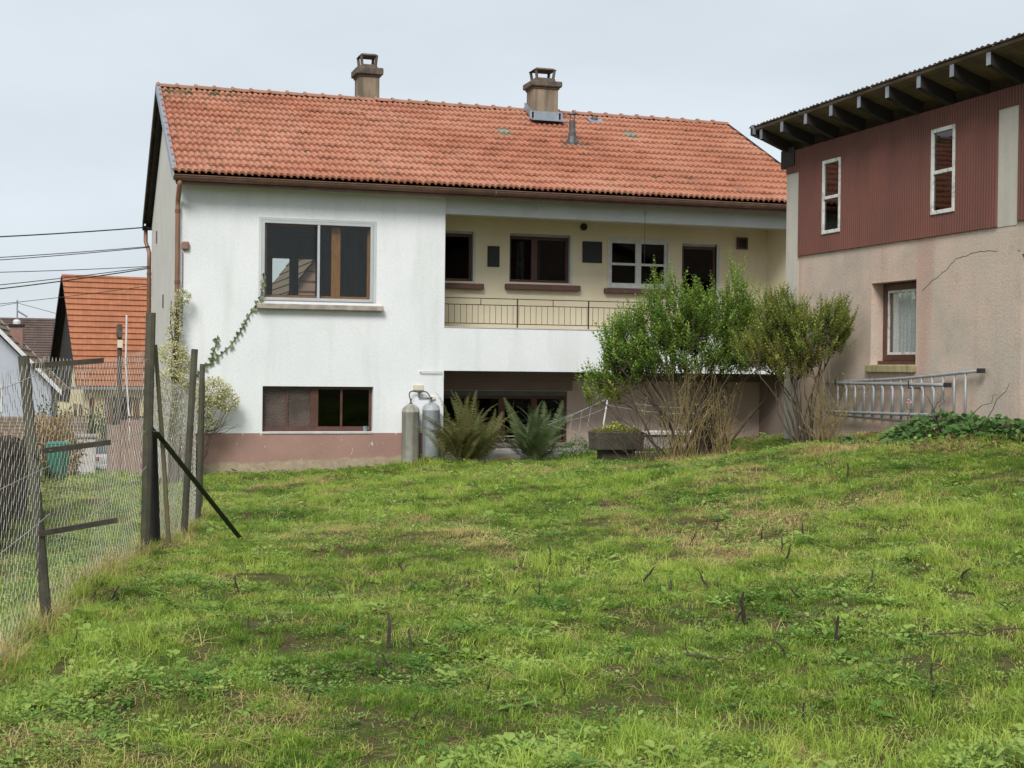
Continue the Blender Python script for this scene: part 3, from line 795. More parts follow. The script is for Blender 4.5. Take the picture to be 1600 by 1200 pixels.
chimney(6.45, 31.9, .23, .26, 7.2, 8.52, 8.68, 9.01, 'smaller chimney rising behind the ridge', False)
m = MB(); bx_, by_ = 10.32, 29.02; zb = 6.80
fl = m.lathe((bx_, by_, zb - .06), [(.12, 0), (.12, .10), (.085, .24), (.085, .30), (.072, .31), (.066, .55), (.066, .58)], 16).build('flue_pipe', MT['flue'], house)
for q in range(4):
    MB().tube([(bx_ + .055 * math.cos(q * 1.57 + .4), by_ + .055 * math.sin(q * 1.57 + .4), zb + .5), (bx_ + .075 * math.cos(q * 1.57 + .4), by_ + .075 * math.sin(q * 1.57 + .4), zb + .66)], .008, 4).build('cowl_strut', MT['flue'], fl)
MB().lathe((bx_, by_, zb + .65), [(.12, 0), (.115, .02), (.03, .055)], 16).build('cowl', MT['flue'], fl)
MB().prism([(bx_ - .19, by_ - .22, zb - .09), (bx_ + .22, by_ - .22, zb - .09), (bx_ + .22, by_ + .2, zb + .12), (bx_ - .19, by_ + .2, zb + .12)], (0, 0, .03)).build('flue_flashing', MT['flue'], fl)
m = MB(); vt = m.prism([(11.30, 30.52, 7.575), (11.62, 30.52, 7.575), (11.62, 30.86, 7.74), (11.30, 30.86, 7.74)], (0, 0, .025)).build('roof_vent', MT['zinc'], house)
MB().lathe((11.45, 30.72, 7.66), [(.085, 0), (.085, .05), (.06, .09), (.02, .105)], 14).build('vent_cap', MT['flue'], vt)

# ------------------------------------------------------------------ the barn
BX = 11.5
BYF, BYN = 21.6, 11.0                       # far and near end of the wall
bmap = lambda u, w_, v: (BX + w_, u, v)      # u runs along Y
barn = thing('barn', (BX, BYF, .8), 'pinkish rendered barn with red-brown corrugated cladding under a deep eave', 'barn')
BW = (17.75, 18.94, 2.13, 3.34)
U1 = (19.81, 20.37, 4.19, 5.35); U2 = (16.81, 17.37, 4.20, 5.38)
DOORB = (13.9, 15.41, 1.0, 3.52)
m = MB(bmap); m.wall(BYN, BYF, .2, 5.62, 0, .3, [BW, U1, U2, DOORB]); m.build('wall', MT['barn'], barn)
m = MB(); m.box(BX + .302, 17.5, BYF - .3, BYF - .001, .2, 5.62); m.build('wall', MT['barn'], barn)
m = MB(); m.box(17.2, 17.5, BYN, BYF - .302, .2, 4.0); m.build('wall', MT['barn'], barn)
m = MB(); m.box(BX + .302, 17.2, BYN, BYN + .3, .2, 5.3); m.build('wall', MT['barn'], barn)
m = MB(); m.box(BX + .302, 17.19, BYN + .302, BYF - .302, 3.55, 3.7); m.build('loft_floor', MT['dkwood'], barn)
m = MB(); m.box(BX + 1.6, BX + 1.7, BYN + .302, BYF - .302, .2, 5.6); m.build('partition_wall', MT['interior'], barn)
# corrugated cladding: real ribs, scalloped foot
def cladding(y0, y1, z0, z1, holes):
    mb = MB(); p = .058
    n = int(round((y1 - y0) / p)); p = (y1 - y0) / n
    sub = 4
    for i in range(n * sub):
        ya, yb = y0 + i * p / sub, y0 + (i + 1) * p / sub
        f = lambda q: -.022 - .015 * (0 if (q % 4) < 1 else 1) if False else -.014 - .026 * max(0, math.sin(math.pi * ((q / sub) % 1.0))) ** .5
        wa, wb = f(i), f(i + 1)
        za = z0 - .02 * math.sin(math.pi * ((i / sub) % 1.0)); zb_ = z0 - .02 * math.sin(math.pi * (((i + 1) / sub) % 1.0))
        c = (ya + yb) / 2
        spans = [(None, z1)]
        for h in holes:
            if h[0] < c < h[1]:
                spans = [(None, h[2]), (h[3], z1)]
        for lo, hi in spans:
            a0 = za if lo is None else lo; b0 = zb_ if lo is None else lo
            mb.quad((BX + wa, ya, a0), (BX + wb, yb, b0), (BX + wb, yb, hi), (BX + wa, ya, hi))
            if lo is None:
                mb.quad((BX + wa, ya, a0), (BX, ya, a0), (BX, yb, b0), (BX + wb, yb, b0))
    return mb
cladding(15.905, 21.175, 3.92, 5.66, [U1, U2]).build('cladding', MT['cladding'], barn, clean=False)
cladding(21.18, 21.60, 5.31, 5.66, []).build('cladding', MT['cladding'], barn, clean=False)
cladding(15.49, 15.90, 5.43, 5.66, []).build('cladding', MT['cladding'], barn, clean=False)
cladding(BYN, 15.485, 3.96, 5.66, []).build('cladding', MT['cladding'], barn, clean=False)
m = MB(bmap); m.box(21.18, 21.60, -.012, -.002, .2, 5.31); m.build('pilaster', MT['pilaster'], barn)
m = MB(bmap); m.box(15.49, 15.90, -.014, -.002, 3.90, 5.43); m.build('pilaster', MT['pilaster'], barn)
m = MB(bmap); m.box(15.49, 15.90, -.006, -.002, .9, 3.898); m.build('pilaster', MT['barn'], barn)
m = MB(bmap); m.box(21.28, 21.60, -.055, -.04, 5.42, 5.72); m.box(21.60, 21.75, -.05, .1, 5.40, 5.70); m.build('fascia_end', MT['dkwood'], barn)
for u in (U1, U2):
    fo = window(barn, bmap, u[0], u[1], u[2], u[3], -.05, MT['oldwhite'], MT['loftglass'], t=.055, dep=.06, rails=[(u[2] + (u[3] - u[2]) * .49, 0)],
                label='narrow loft window with flaking white frame')
# small ground-floor window, deep reveal, curtain
fo = window(barn, bmap, BW[0] + .01, BW[1] - .005, BW[2] + .06, BW[3] - .01, .20, MT['brownframe'], MT['glass'], t=.10, dep=.06, tb=.09, label='brown framed window with a lace curtain')
MB(bmap).frame(BW[0] + .11, BW[1] - .11, BW[2] + .15, BW[3] - .11, .215, .235, .035).build('sash', MT['oldwhite'], fo)
m = MB()
nf = 60
pp = []
for i in range(nf + 1):
    y_ = BW[0] + .13 + (BW[1] - BW[0] - .32) * i / nf
    pp.append((BX + .262 + .022 * math.sin(i * .95) + .008 * math.sin(i * 2.3), y_))
for i in range(nf):
    m.quad((pp[i][0], pp[i][1], BW[2] + .17), (pp[i + 1][0], pp[i + 1][1], BW[2] + .17), (pp[i + 1][0], pp[i + 1][1], BW[3] - .13), (pp[i][0], pp[i][1], BW[3] - .13))
m.build('curtain', MT['lace'], fo, smooth=True)
m = MB(bmap); m.box(BW[0] - .02, BW[1] + .05, -.075, .20, BW[2] - .115, BW[2] - .002); m.build('window_sill', MT['mossysill'], barn, bevel=.012)
m = MB(bmap); m.box(BW[0] + .005, BW[1] - .005, .12, .20, BW[2], BW[2] + .058); m.build('window_sill', MT['brownframe'], barn)
m = MB(bmap); m.box(DOORB[0] + .01, DOORB[1] - .01, .12, .17, DOORB[2], DOORB[3] - .01); m.build('door', mat('grey_brown_door', (.12, .10, .085), (.08, .07, .06), 5, .8, stretch=(1, 1, .2)), barn)
# the long crack in the render: thin groove strip
m = MB()
cr = [(17.6, 3.17), (17.35, 3.30), (17.05, 3.42), (16.8, 3.56), (16.5, 3.60), (16.25, 3.62), (16.0, 3.61), (15.75, 3.60), (15.5, 3.58), (15.42, 3.55)]
pts = []
random.seed(3)
for (a, b), (c, d) in zip(cr[:-1], cr[1:]):
    for k in range(4):
        pts.append((BX - .001, a + (c - a) * k / 4, b + (d - b) * k / 4 + random.uniform(-.012, .012)))
m.tube(pts, .0035, 4); m.build('crack', MT['dkwood'], barn)
# mono-pitch roof rising towards the garden: rafters, boards, tile edge
bs = (5.84 - 5.66) / (BX - 10.98)
zr = lambda x: 5.66 + (BX - x) * bs         # underside of the rafters
raf_y = [21.555] + [20.80 - .77 * k for k in range(13)]
broof = MB().prism([(10.94, BYN - .2, zr(10.94) + .185), (10.94, BYN - .2, zr(10.94) + .21), (17.8, BYN - .2, zr(17.8) + .21), (17.8, BYN - .2, zr(17.8) + .185)], (0, BYF + .15 - BYN + .2, 0)).build('roof', MT['soffit'], barn)
for k, y_ in enumerate(raf_y):
    m = MB(); x0 = 10.97 + random.uniform(-.012, .012)
    m.prism([(x0, y_ - .05, zr(x0) + .015), (x0 + .1, y_ - .05, zr(x0) - .03), (BX + .02, y_ - .05, zr(BX + .02) - .02), (BX + .02, y_ - .05, zr(BX + .02) + .18), (x0, y_ - .05, zr(x0) + .18)], (0, .10, 0))
    ro = m.build('rafter', MT['dkwood'], broof)
    MB().box(x0 - .006, x0 - .001, y_ - .045, y_ + .045, zr(x0) + .012, zr(x0) + .172).build('rafter_cap', MT['zinc'], ro)
nb = 6
for k in range(nb):
    x0 = 10.945 + k * .095
    MB().prism([(x0, BYN - .15, zr(x0) + .172), (x0 + .087, BYN - .15, zr(x0 + .087) + .172), (x0 + .087, BYN - .15, zr(x0 + .087) + .184), (x0, BYN - .15, zr(x0) + .184)], (0, BYF + .1 - BYN + .15, 0)).build('soffit_board', MT['soffit'], broof)
m = MB(); y_ = BYN - .2
btile = mat('old_brown_tiles', (.085, .052, .038), (.05, .036, .028), 7, .9, bstr=.4)
tl = MB()
prof2 = [(0, 0), (.10, .016), (.22, .018), (.34, 0), (.5, 0), (.6, .016), (.72, .018), (.84, 0), (1, 0)]
vv = []; ff = []
for u, h in prof2: vv += [(-.03, u * .24, .0), (-.03, u * .24, .014 + h), (.36, u * .24, .01 + h * .9 - .36 * bs)]
for i in range(len(prof2) - 1):
    a, b = i * 3, i * 3 + 3
    ff += [(a, b, b + 1, a + 1), (a + 1, b + 1, b + 2, a + 2)]
tl.add(vv, ff); tlm = tl.mesh('tile'); tlm.materials.append(btile)
bl = root_loc(barn)
while y_ < BYF + .1:
    o = bpy.data.objects.new('tile', tlm); COL.objects.link(o); o.parent = broof
    o.location = Vector((10.94 + random.uniform(-.015, .015), y_, zr(10.94) + .212 + random.uniform(0, .008))) - bl
    o.rotation_euler = (0, random.uniform(-.02, .02), random.uniform(-.03, .03))
    y_ += .236
m = MB()
for k in range(1, 19):
    x0 = 10.94 + k * .37
    m.prism([(x0 - .06, BYN - .2, zr(x0) + .235), (x0 + .33, BYN - .2, zr(x0 + .33) + .225), (x0 + .33, BYN - .2, zr(x0 + .33) + .255), (x0 - .06, BYN - .2, zr(x0) + .27)], (0, BYF + .33 - BYN, 0))
m.build('upper_tiles', btile, broof, kind='stuff')
m = MB(); m.prism([(10.90, BYF + .10, zr(10.90) + .08), (10.90, BYF + .17, zr(10.90) + .08), (10.90, BYF + .17, zr(10.90) + .24), (10.90, BYF + .10, zr(10.90) + .24)], (.05, 0, 0)); m.build('verge_end', MT['zinc'], broof)
m = MB(); m.prism([(10.88, BYF + .12, zr(10.88) + .06), (17.8, BYF + .12, zr(17.8) + .06), (17.8, BYF + .12, zr(17.8) + .18), (10.88, BYF + .12, zr(10.88) + .18)], (0, .03, 0)); m.build('barge_board', MT['dkwood'], broof)

# ------------------------------------------------------------------ ladders on the barn wall
def ladder(label, x, top, bot, y_rungs, r=.022):
    (ya, za), (yb, zb_) = top; (yc, zc), (yd, zd) = bot
    t = thing('ladder', (x, (ya + yb) / 2, min(zc, zd)), label, 'ladder')
    bow = lambda a, b, k, s_: a + (b - a) * k + s_ * 4 * k * (k - 1)
    for (p0, q0), (p1, q1), s_ in ((*top, .03 if abs(za - zb_) > .08 else 0), (*bot, 0)):
        MB().tube([(x, p0 + (p1 - p0) * k / 10, bow(q0, q1, k / 10, s_)) for k in range(11)], r, 8).build('rail', MT['ladder'], t, smooth=True)
    for y_ in y_rungs:
        k1 = (y_ - ya) / (yb - ya); k2 = (y_ - yc) / (yd - yc)
        s_ = .03 if abs(za - zb_) > .08 else 0
        MB().tube([(x, y_, bow(za, zb_, k1, s_)), (x, y_, bow(zc, zd, k2, 0))], .016, 8).build('rung', MT['ladder'], t, smooth=True)
    for p, q in ((yb, zb_),):
        MB().box(x - .03, x + .03, p - .10, p + .005, q - .032, q + .032).build('end_cap', MT['hose'], t)
    return t
ladder('aluminium ladder hung level on the barn wall, front one of two', BX - .16, ((19.95, 1.845), (16.78, 1.855)), ((19.95, 1.40), (16.95, 1.44)), [19.85 - .255 * k for k in range(12)], .026)
ladder('aluminium ladder behind another on the barn wall, its end tilting upwards', BX - .085, ((20.0, 1.865), (16.15, 2.05)), ((20.0, 1.36), (16.2, 1.30)), [19.75 - .255 * k for k in range(14)], .022)
# hooks that hold them
for y_, lb in ((17.6, 'dark iron bracket under the ladders, next to the bramble'), (19.6, 'dark iron bracket under the ladders, behind the thin canes')):
    t = thing('ladder_bracket', (BX, y_, 1.335), lb, 'bracket', 'brackets carrying the ladders')
    MB().tube([(BX + .01, y_, 1.335), (BX - .20, y_, 1.335), (BX - .21, y_, 1.40)], .010, 6).build('lower_hook', MT['iron'], t)
    MB().tube([(BX + .01, y_, 1.80), (BX - .20, y_, 1.80), (BX - .21, y_, 1.90)], .010, 6).build('upper_hook', MT['iron'], t)

# ------------------------------------------------------------------ gas cylinders
def cyl(x, y, label, mt, h=1.06):
    z = .40 if False else tz(x, y)
    z = max(z, .20)
    t = thing('gas_cylinder', (x, y, z), label, 'gas cylinder', None)
    R_ = .165
    MB().lathe((x, y, z), [(R_ - .015, -.05), (R_, .0), (R_, h - .14), (R_ + .004, h - .135), (R_ + .004, h - .115), (R_, h - .11), (R_ - .012, h - .06), (R_ - .045, h - .02), (R_ - .095, h + .01), (.05, h + .022)], 28).build('body', mt, t, smooth=True)
    MB().lathe((x, y, z + h + .015), [(.038, 0), (.038, .02), (.018, .025), (.016, .08), (.024, .085), (.024, .105), (.012, .11)], 12).build('valve', MT['brass'], t)
    return z + h
c1 = cyl(6.235, 26.40, 'grey-green gas cylinder beside the brown plinth', MT['cyl'])
c2 = cyl(6.63, 26.40, 'silver-blue gas cylinder half behind the fern', MT['cyl2'])
t = thing('gas_regulator', (6.40, 26.56, 1.58), 'cream wall plate and regulator feeding two black gas hoses', 'regulator')
MB().box(6.32, 6.52, 26.575, 26.597, 1.585, 1.68).build('wall_plate', MT['cream'], t)
MB().lathe((6.43, 26.53, 1.53), [(.02, 0), (.05, .012), (.05, .04), (.02, .055)], 14).build('regulator', MT['brass'], t)
MB().tube([(6.36, 26.53, 1.555), (6.50, 26.53, 1.555)], .013, 8).build('tee', MT['brass'], t)
MB().tube([(6.43, 26.55, 1.54), (6.43, 26.57, 1.44), (6.70, 26.58, 1.435)], .010, 6).build('gas_pipe', MT['brass'], t)
MB().box(6.66, 6.75, 26.56, 26.595, 1.41, 1.46).build('pipe_clip', MT['cream'], t)
def bez(a, b, c, d, n=14):
    a, b, c, d = map(Vector, (a, b, c, d))
    return [a * (1 - t_) ** 3 + b * 3 * t_ * (1 - t_) ** 2 + c * 3 * t_ * t_ * (1 - t_) + d * t_ ** 3 for t_ in np.linspace(0, 1, n)]
MB().tube(bez((6.36, 26.53, 1.555), (6.22, 26.5, 1.60), (6.18, 26.42, 1.50), (6.235, 26.40, c1 + .10)), .011, 7).build('hose', MT['hose'], t, smooth=True)
MB().tube(bez((6.50, 26.53, 1.555), (6.60, 26.5, 1.58), (6.60, 26.42, 1.45), (6.63, 26.40, c2 + .10)), .011, 7).build('hose', MT['hose'], t, smooth=True)
t = thing('tin_cup', (5.42, 26.58, .797), 'small grey tin pot on the cellar window sill', 'pot')
MB().lathe((5.42, 26.66, .797), [(.035, 0), (.042, .10), (.036, .10), (.03, .01)], 14).build('cup', MT['zinc'], t)
MB().tube([(5.462, 26.66, .83), (5.49, 26.66, .845), (5.49, 26.66, .875), (5.462, 26.66, .885)], .005, 6).build('handle', MT['zinc'], t)

# ------------------------------------------------------------------ plant helpers
def unit(a): return a / np.maximum(np.linalg.norm(a, axis=-1, keepdims=True), 1e-9)

def leaf_mesh(name, P, D, N, Ln, Wd, tint, fold=.25, curl=.0, lobes=None):
    """many small folded leaves in one mesh; per-leaf attribute tint"""
    P = np.asarray(P, float); D = unit(np.asarray(D, float)); N = np.asarray(N, float)
    S = unit(np.cross(D, N)); N = unit(np.cross(S, D))
    Ln = np.asarray(Ln)[:, None]; Wd = np.asarray(Wd)[:, None]
    k = len(P)
    if lobes is None:
        v = np.stack([P, P + D * Ln * .45 + S * Wd * .5 + N * Wd * fold, P + D * Ln - N * Ln * curl, P + D * Ln * .45 - S * Wd * .5 + N * Wd * fold], 1)
        nv = 4; faces = [(0, 1, 2), (0, 2, 3)]
    else:
        vs = [P]
        for ang, rad in lobes:
            vs.append(P + D * Ln * (.35 + rad * .65 * math.cos(ang)) + S * Wd * rad * math.sin(ang) + N * Wd * fold * abs(math.sin(ang)) * rad - N * Ln * curl * max(0, math.cos(ang)))
        v = np.stack(vs, 1); nv = v.shape[1]
        faces = [(0, i, i + 1) for i in range(1, nv - 1)]
    V = v.reshape(-1, 3)
    F = (np.arange(k)[:, None, None] * nv + np.array(faces)[None]).reshape(-1, 3)
    me = bpy.data.meshes.new(name)
    me.vertices.add(len(V)); me.vertices.foreach_set('co', V.ravel())
    me.loops.add(F.size); me.loops.foreach_set('vertex_index', F.ravel().astype(np.int32))
    me.polygons.add(len(F)); me.polygons.foreach_set('loop_start', np.arange(0, F.size, 3, dtype=np.int32)); me.polygons.foreach_set('loop_total', np.full(len(F), 3, np.int32))
    at = me.attributes.new('tint', 'FLOAT', 'FACE')
    at.data.foreach_set('value', np.repeat(np.asarray(tint, float), len(faces)))
    me.update(calc_edges=True)
    return me

def put_leaves(name, mt, parent, P, *a, **k):
    off = np.array(root_loc(parent)) if parent is not None else 0
    return link_mesh(name, leaf_mesh(name, np.asarray(P) - off, *a, **k), mt, parent)

def wob(a, b, n, amp, g, sag=0.):
    a = np.asarray(a, float); b = np.asarray(b, float)
    t_ = np.linspace(0, 1, n)[:, None]
    p = a + (b - a) * t_
    p += g.normal(0, amp, p.shape) * np.minimum(t_, 1 - t_ * .5) * np.linalg.norm(b - a)
    p[:, 2] += sag * 4 * t_[:, 0] * (1 - t_[:, 0])
    return p

def shrub(name, base, label, cat, seed, stems, crown, n_br, n_shoot, leafm, barkm, twigm, leaf=(.068, .034), tall=(), shoot_len=(.18, .42), base_r=.3, gap=.038, tint_f=None, lean=None):
    """many-stemmed bush. crown: list of (centre, radii) blobs; tall: list of upright shoots (base, top)"""
    g = np.random.default_rng(seed)
    t = thing(name, base, label, cat)
    base = np.array(base, float)
    C_ = [(np.array(c, float), np.array(r, float)) for c, r in crown]
    wts = np.array([r[0] * r[1] * r[2] for c, r in C_]); wts /= wts.sum()
    def sample(inner=.25):
        c, r = C_[g.choice(len(C_), p=wts)]
        d = unit(g.normal(0, 1, 3)); q = g.uniform(inner, 1) ** .5
        return c + d * q * r
    st = MB(); tw = MB(); nodes = []
    for k in range(stems):
        q = sample(.1); q[2] -= g.uniform(.1, .5)
        b = base + np.array([g.normal(0, base_r), g.normal(0, base_r * .6), -.06])
        mid = b + (q - b) * .45 + np.array([g.normal(0, .08), g.normal(0, .08), .15])
        p = np.vstack([wob(b, mid, 5, .02, g), wob(mid, q, 6, .03, g)[1:]])
        r0 = g.uniform(.012, .026)
        st.tube(p, np.linspace(r0, .005, len(p)), 5, False)
        nodes += list(p[4:])
    nodes = np.array(nodes)
    tips = []
    for k in range(n_br):
        q = sample(.3)
        cand = nodes[(nodes[:, 2] < q[2] + .05)]
        if len(cand) == 0: cand = nodes
        d = np.linalg.norm(cand - q, axis=1)
        a = cand[g.choice(np.argsort(d)[:4])]
        p = wob(a, q, 5, .05, g, .03)
        tw.tube(p, np.linspace(.007, .0035, 5), 4, False)
        tips.append(p[-1]); tips.append(p[3])
    P = []; D = []; N = []; LL = []; T = []
    def shoot(a, d, L_, dens=1.0, tt=None):
        n = max(4, int(L_ / gap * dens))
        p = [a]; dd = unit(d)
        for i in range(5):
            dd = unit(dd + np.array([g.normal(0, .10), g.normal(0, .10), .10])); p.append(p[-1] + dd * L_ / 5)
        p = np.array(p)
        tw.tube(p, np.linspace(.0035, .0015, 6), 3, False)
        tb = tt if tt is not None else (tint_f(p[3], g) if tint_f else g.uniform(0, 1))
        for i in range(n):
            u_ = (i + .6) / n * 4.99; j = int(u_); q = p[j] + (p[j + 1] - p[j]) * (u_ - j)
            ax = unit(p[j + 1] - p[j]); an = i * 1.57 + g.normal(0, .3)
            e1 = unit(np.cross(ax, [.3, .9, .1])); e2 = np.cross(ax, e1)
            for sgn in (0, math.pi):
                o_ = e1 * math.cos(an + sgn) + e2 * math.sin(an + sgn)
                P.append(q); D.append(ax * g.uniform(.5, 1.0) + o_ * .9); N.append(ax * .8 - o_ * .4 + np.array([0, 0, .5]))
                LL.append(leaf[0] * g.uniform(.6, 1.3) * (1 if i < n - 2 else .6)); T.append(max(0, (tb - .25 + .55 * i / n if tb < 1.05 else tb) + g.normal(0, .22)))
    for k in range(n_shoot):
        a = tips[g.integers(len(tips))] + g.normal(0, .03, 3)
        out = a - (base + np.array([0, 0, 1.2])); out[2] = abs(out[2]) * .3
        d = unit(out) * .45 + np.array([0, 0, 1.0]) + g.normal(0, .35, 3)
        shoot(a, d, g.uniform(*shoot_len))
    for a, b in tall:
        a = np.array(a, float); b = np.array(b, float)
        nn = max(1, int(np.linalg.norm(b - a) / .5))
        shoot(a, b - a, np.linalg.norm(b - a), .9, .55)
        for i in range(3):
            q = a + (b - a) * g.uniform(.1, .45)
            shoot(q, (b - a) * .6 + g.normal(0, .15, 3), np.linalg.norm(b - a) * g.uniform(.3, .5), .9, .5)
    st.build('stems', barkm, t, clean=False)
    tw.build('twigs', twigm, t, clean=False)
    LL = np.array(LL)
    put_leaves('foliage', leafm, t, P, D, N, LL, LL * (leaf[1] / leaf[0]), np.clip(T, 0, 2))
    return t

# ------------------------------------------------------------------ the big bushes before the balcony
bA = (9.62, 21.1, tz(9.62, 21.1))
def tA(p, g):                                   # the outer left and lower skirts are browning
    if p[2] < 1.75: return g.uniform(.6, 1.9)
    if p[0] > 10.3 and p[2] < 2.9: return g.uniform(.3, 1.5)
    return g.uniform(-.1, 1.0)
_g = np.random.default_rng(77)
TALL_A = []
for k in range(46):
    x_ = _g.uniform(8.15, 10.95); zt_ = 2.55 + .75 * math.exp(-((x_ - 9.1) / .45) ** 2) + .85 * math.exp(-((x_ - 10.45) / .4) ** 2) + .35 * math.exp(-((x_ - 9.7) / .4) ** 2)
    zt_ += _g.uniform(-.2, .35); y_ = _g.uniform(21.0, 21.6)
    TALL_A.append(((x_, y_, zt_ - .55), (x_ + _g.normal(0, .12), y_ + _g.normal(0, .08), zt_ + .12)))
shrub('privet_bush', bA, 'big green privet bush with bare lower stems before the balcony', 'bush', 21, 26,
      [((8.75, 21.3, 2.35), (.62, .5, .55)), ((9.45, 21.2, 2.72), (.60, .5, .55)), ((10.15, 21.3, 2.72), (.58, .5, .52)), ((8.15, 21.4, 1.66), (.50, .35, .25)), ((8.55, 21.3, 2.0), (.5, .4, .35)), ((10.65, 21.3, 2.5), (.45, .4, .48)), ((10.92, 20.6, 2.55), (.36, .35, .48)), ((9.5, 21.2, 2.15), (1.0, .5, .34)), ((10.5, 20.9, 2.1), (.5, .4, .3))],
      460, 2200, MT['privet'], MT['bark'], MT['twig'], tint_f=tA, base_r=.30,
      tall=TALL_A + [((9.0, 21.2, 2.7), (8.82, 21.2, 3.55)), ((9.05, 21.3, 2.8), (8.95, 21.3, 3.85)), ((9.15, 21.1, 2.9), (9.12, 21.1, 3.75)), ((9.6, 21.2, 2.9), (9.62, 21.2, 3.55)), ((9.75, 21.3, 2.9), (9.85, 21.3, 3.5)),
            ((10.45, 21.3, 2.8), (10.42, 21.3, 4.05)), ((10.5, 21.2, 2.8), (10.62, 21.2, 3.95)), ((10.1, 21.3, 2.9), (10.02, 21.3, 3.65)), ((8.5, 21.3, 2.3), (8.22, 21.3, 2.95)), ((8.7, 21.3, 2.5), (8.5, 21.3, 3.15)),
            ((8.4, 21.3, 2.2), (8.0, 21.3, 2.75)), ((10.7, 21.2, 2.7), (10.95, 21.2, 3.5)), ((8.35, 21.3, 2.0), (7.95, 21.3, 2.35)), ((9.3, 21.1, 2.8), (9.4, 21.1, 3.45))])
bB = (10.72, 19.35, tz(10.72, 19.35))
def tB(p, g): return g.uniform(.2, 1.5) if p[2] < 2.5 else g.uniform(.0, 1.05)
shrub('barn_corner_bush', bB, 'olive green bush standing by the corner of the barn', 'bush', 22, 16,
      [((10.40, 19.6, 2.75), (.38, .35, .36)), ((10.72, 19.3, 2.42), (.50, .4, .34)), ((11.02, 19.2, 2.66), (.28, .3, .36)), ((10.25, 19.9, 2.30), (.45, .35, .36)), ((10.5, 19.5, 2.05), (.4, .3, .25))],
      200, 1150, MT['privet2'], MT['bark'], MT['twig'], leaf=(.052, .025), tint_f=tB, base_r=.13, shoot_len=(.18, .42), gap=.030,
      tall=[((10.95, 19.3, 2.7), (10.98, 19.3, 3.18)), ((10.5, 19.4, 2.8), (10.45, 19.4, 3.25)), ((10.6, 19.4, 2.8), (10.68, 19.4, 3.15))])

def canes(name, base, label, seed, n, h, spread, bend=.12, tw=.4, r=.0065, leaves=0, cm='cane'):
    g = np.random.default_rng(seed)
    t = thing(name, base, label, 'bush')
    mb = MB(); P = []; D = []; N = []; LL = []; T = []
    for k in range(n):
        b = np.array(base) + np.array([g.normal(0, spread * .35), g.normal(0, spread * .25), -.05])
        top = b + np.array([g.normal(0, spread), g.normal(0, spread * .6), h * g.uniform(.35, 1.0)])
        p = wob(b, top, 7, .03, g); p[:, 0] += np.linspace(0, 1, 7) ** 2 * g.normal(0, bend); p[:, 1] += np.linspace(0, 1, 7) ** 2 * g.normal(0, bend)
        mb.tube(p, np.linspace(r * g.uniform(.7, 1.3), .002, 7), 4, False)
        for j in range(g.poisson(2)):
            q = p[g.integers(2, 6)]
            e = q + np.array([g.normal(0, .16), g.normal(0, .12), g.uniform(.05, .35)])
            mb.tube(wob(q, e, 4, .05, g), [.003, .0025, .002, .0015], 3, False)
            for l in range(leaves):
                P.append(e + g.normal(0, .03, 3)); D.append(g.normal(0, 1, 3)); N.append(g.normal(0, 1, 3)); LL.append(g.uniform(.02, .04)); T.append(g.uniform(.8, 2))
    mb.build('canes', MT[cm], t, clean=False)
    if P: put_leaves('foliage', MT['privet2'], t, P, D, N, np.array(LL), np.array(LL) * .5, T)
    return t
def gz(x, y, dz=0): return (x, y, tz(x, y) + dz)
canes('yellow_cane_bush', gz(9.25, 20.75), 'tangle of bare yellow canes at the foot of the privet bush', 31, 44, 1.75, .38, leaves=2)
canes('yellow_cane_clump', gz(10.05, 20.9), 'dense clump of mustard coloured canes beside the dark stems', 32, 34, 1.6, .30, leaves=2)
canes('barn_cane_bush', gz(10.75, 18.9), 'thin straw coloured canes standing before the ladders', 33, 42, 1.3, .30, .2, leaves=1)
canes('bare_twig_bush', gz(8.9, 21.0), 'leafless brown twigs leaning over the stone trough', 34, 34, 1.5, .55, .3, r=.008, cm='twig')
canes('dark_stem_clump', gz(9.95, 21.35), 'thick dark stems bunched behind the yellow canes', 35, 46, 2.0, .22, .10, r=.017, cm='bark')

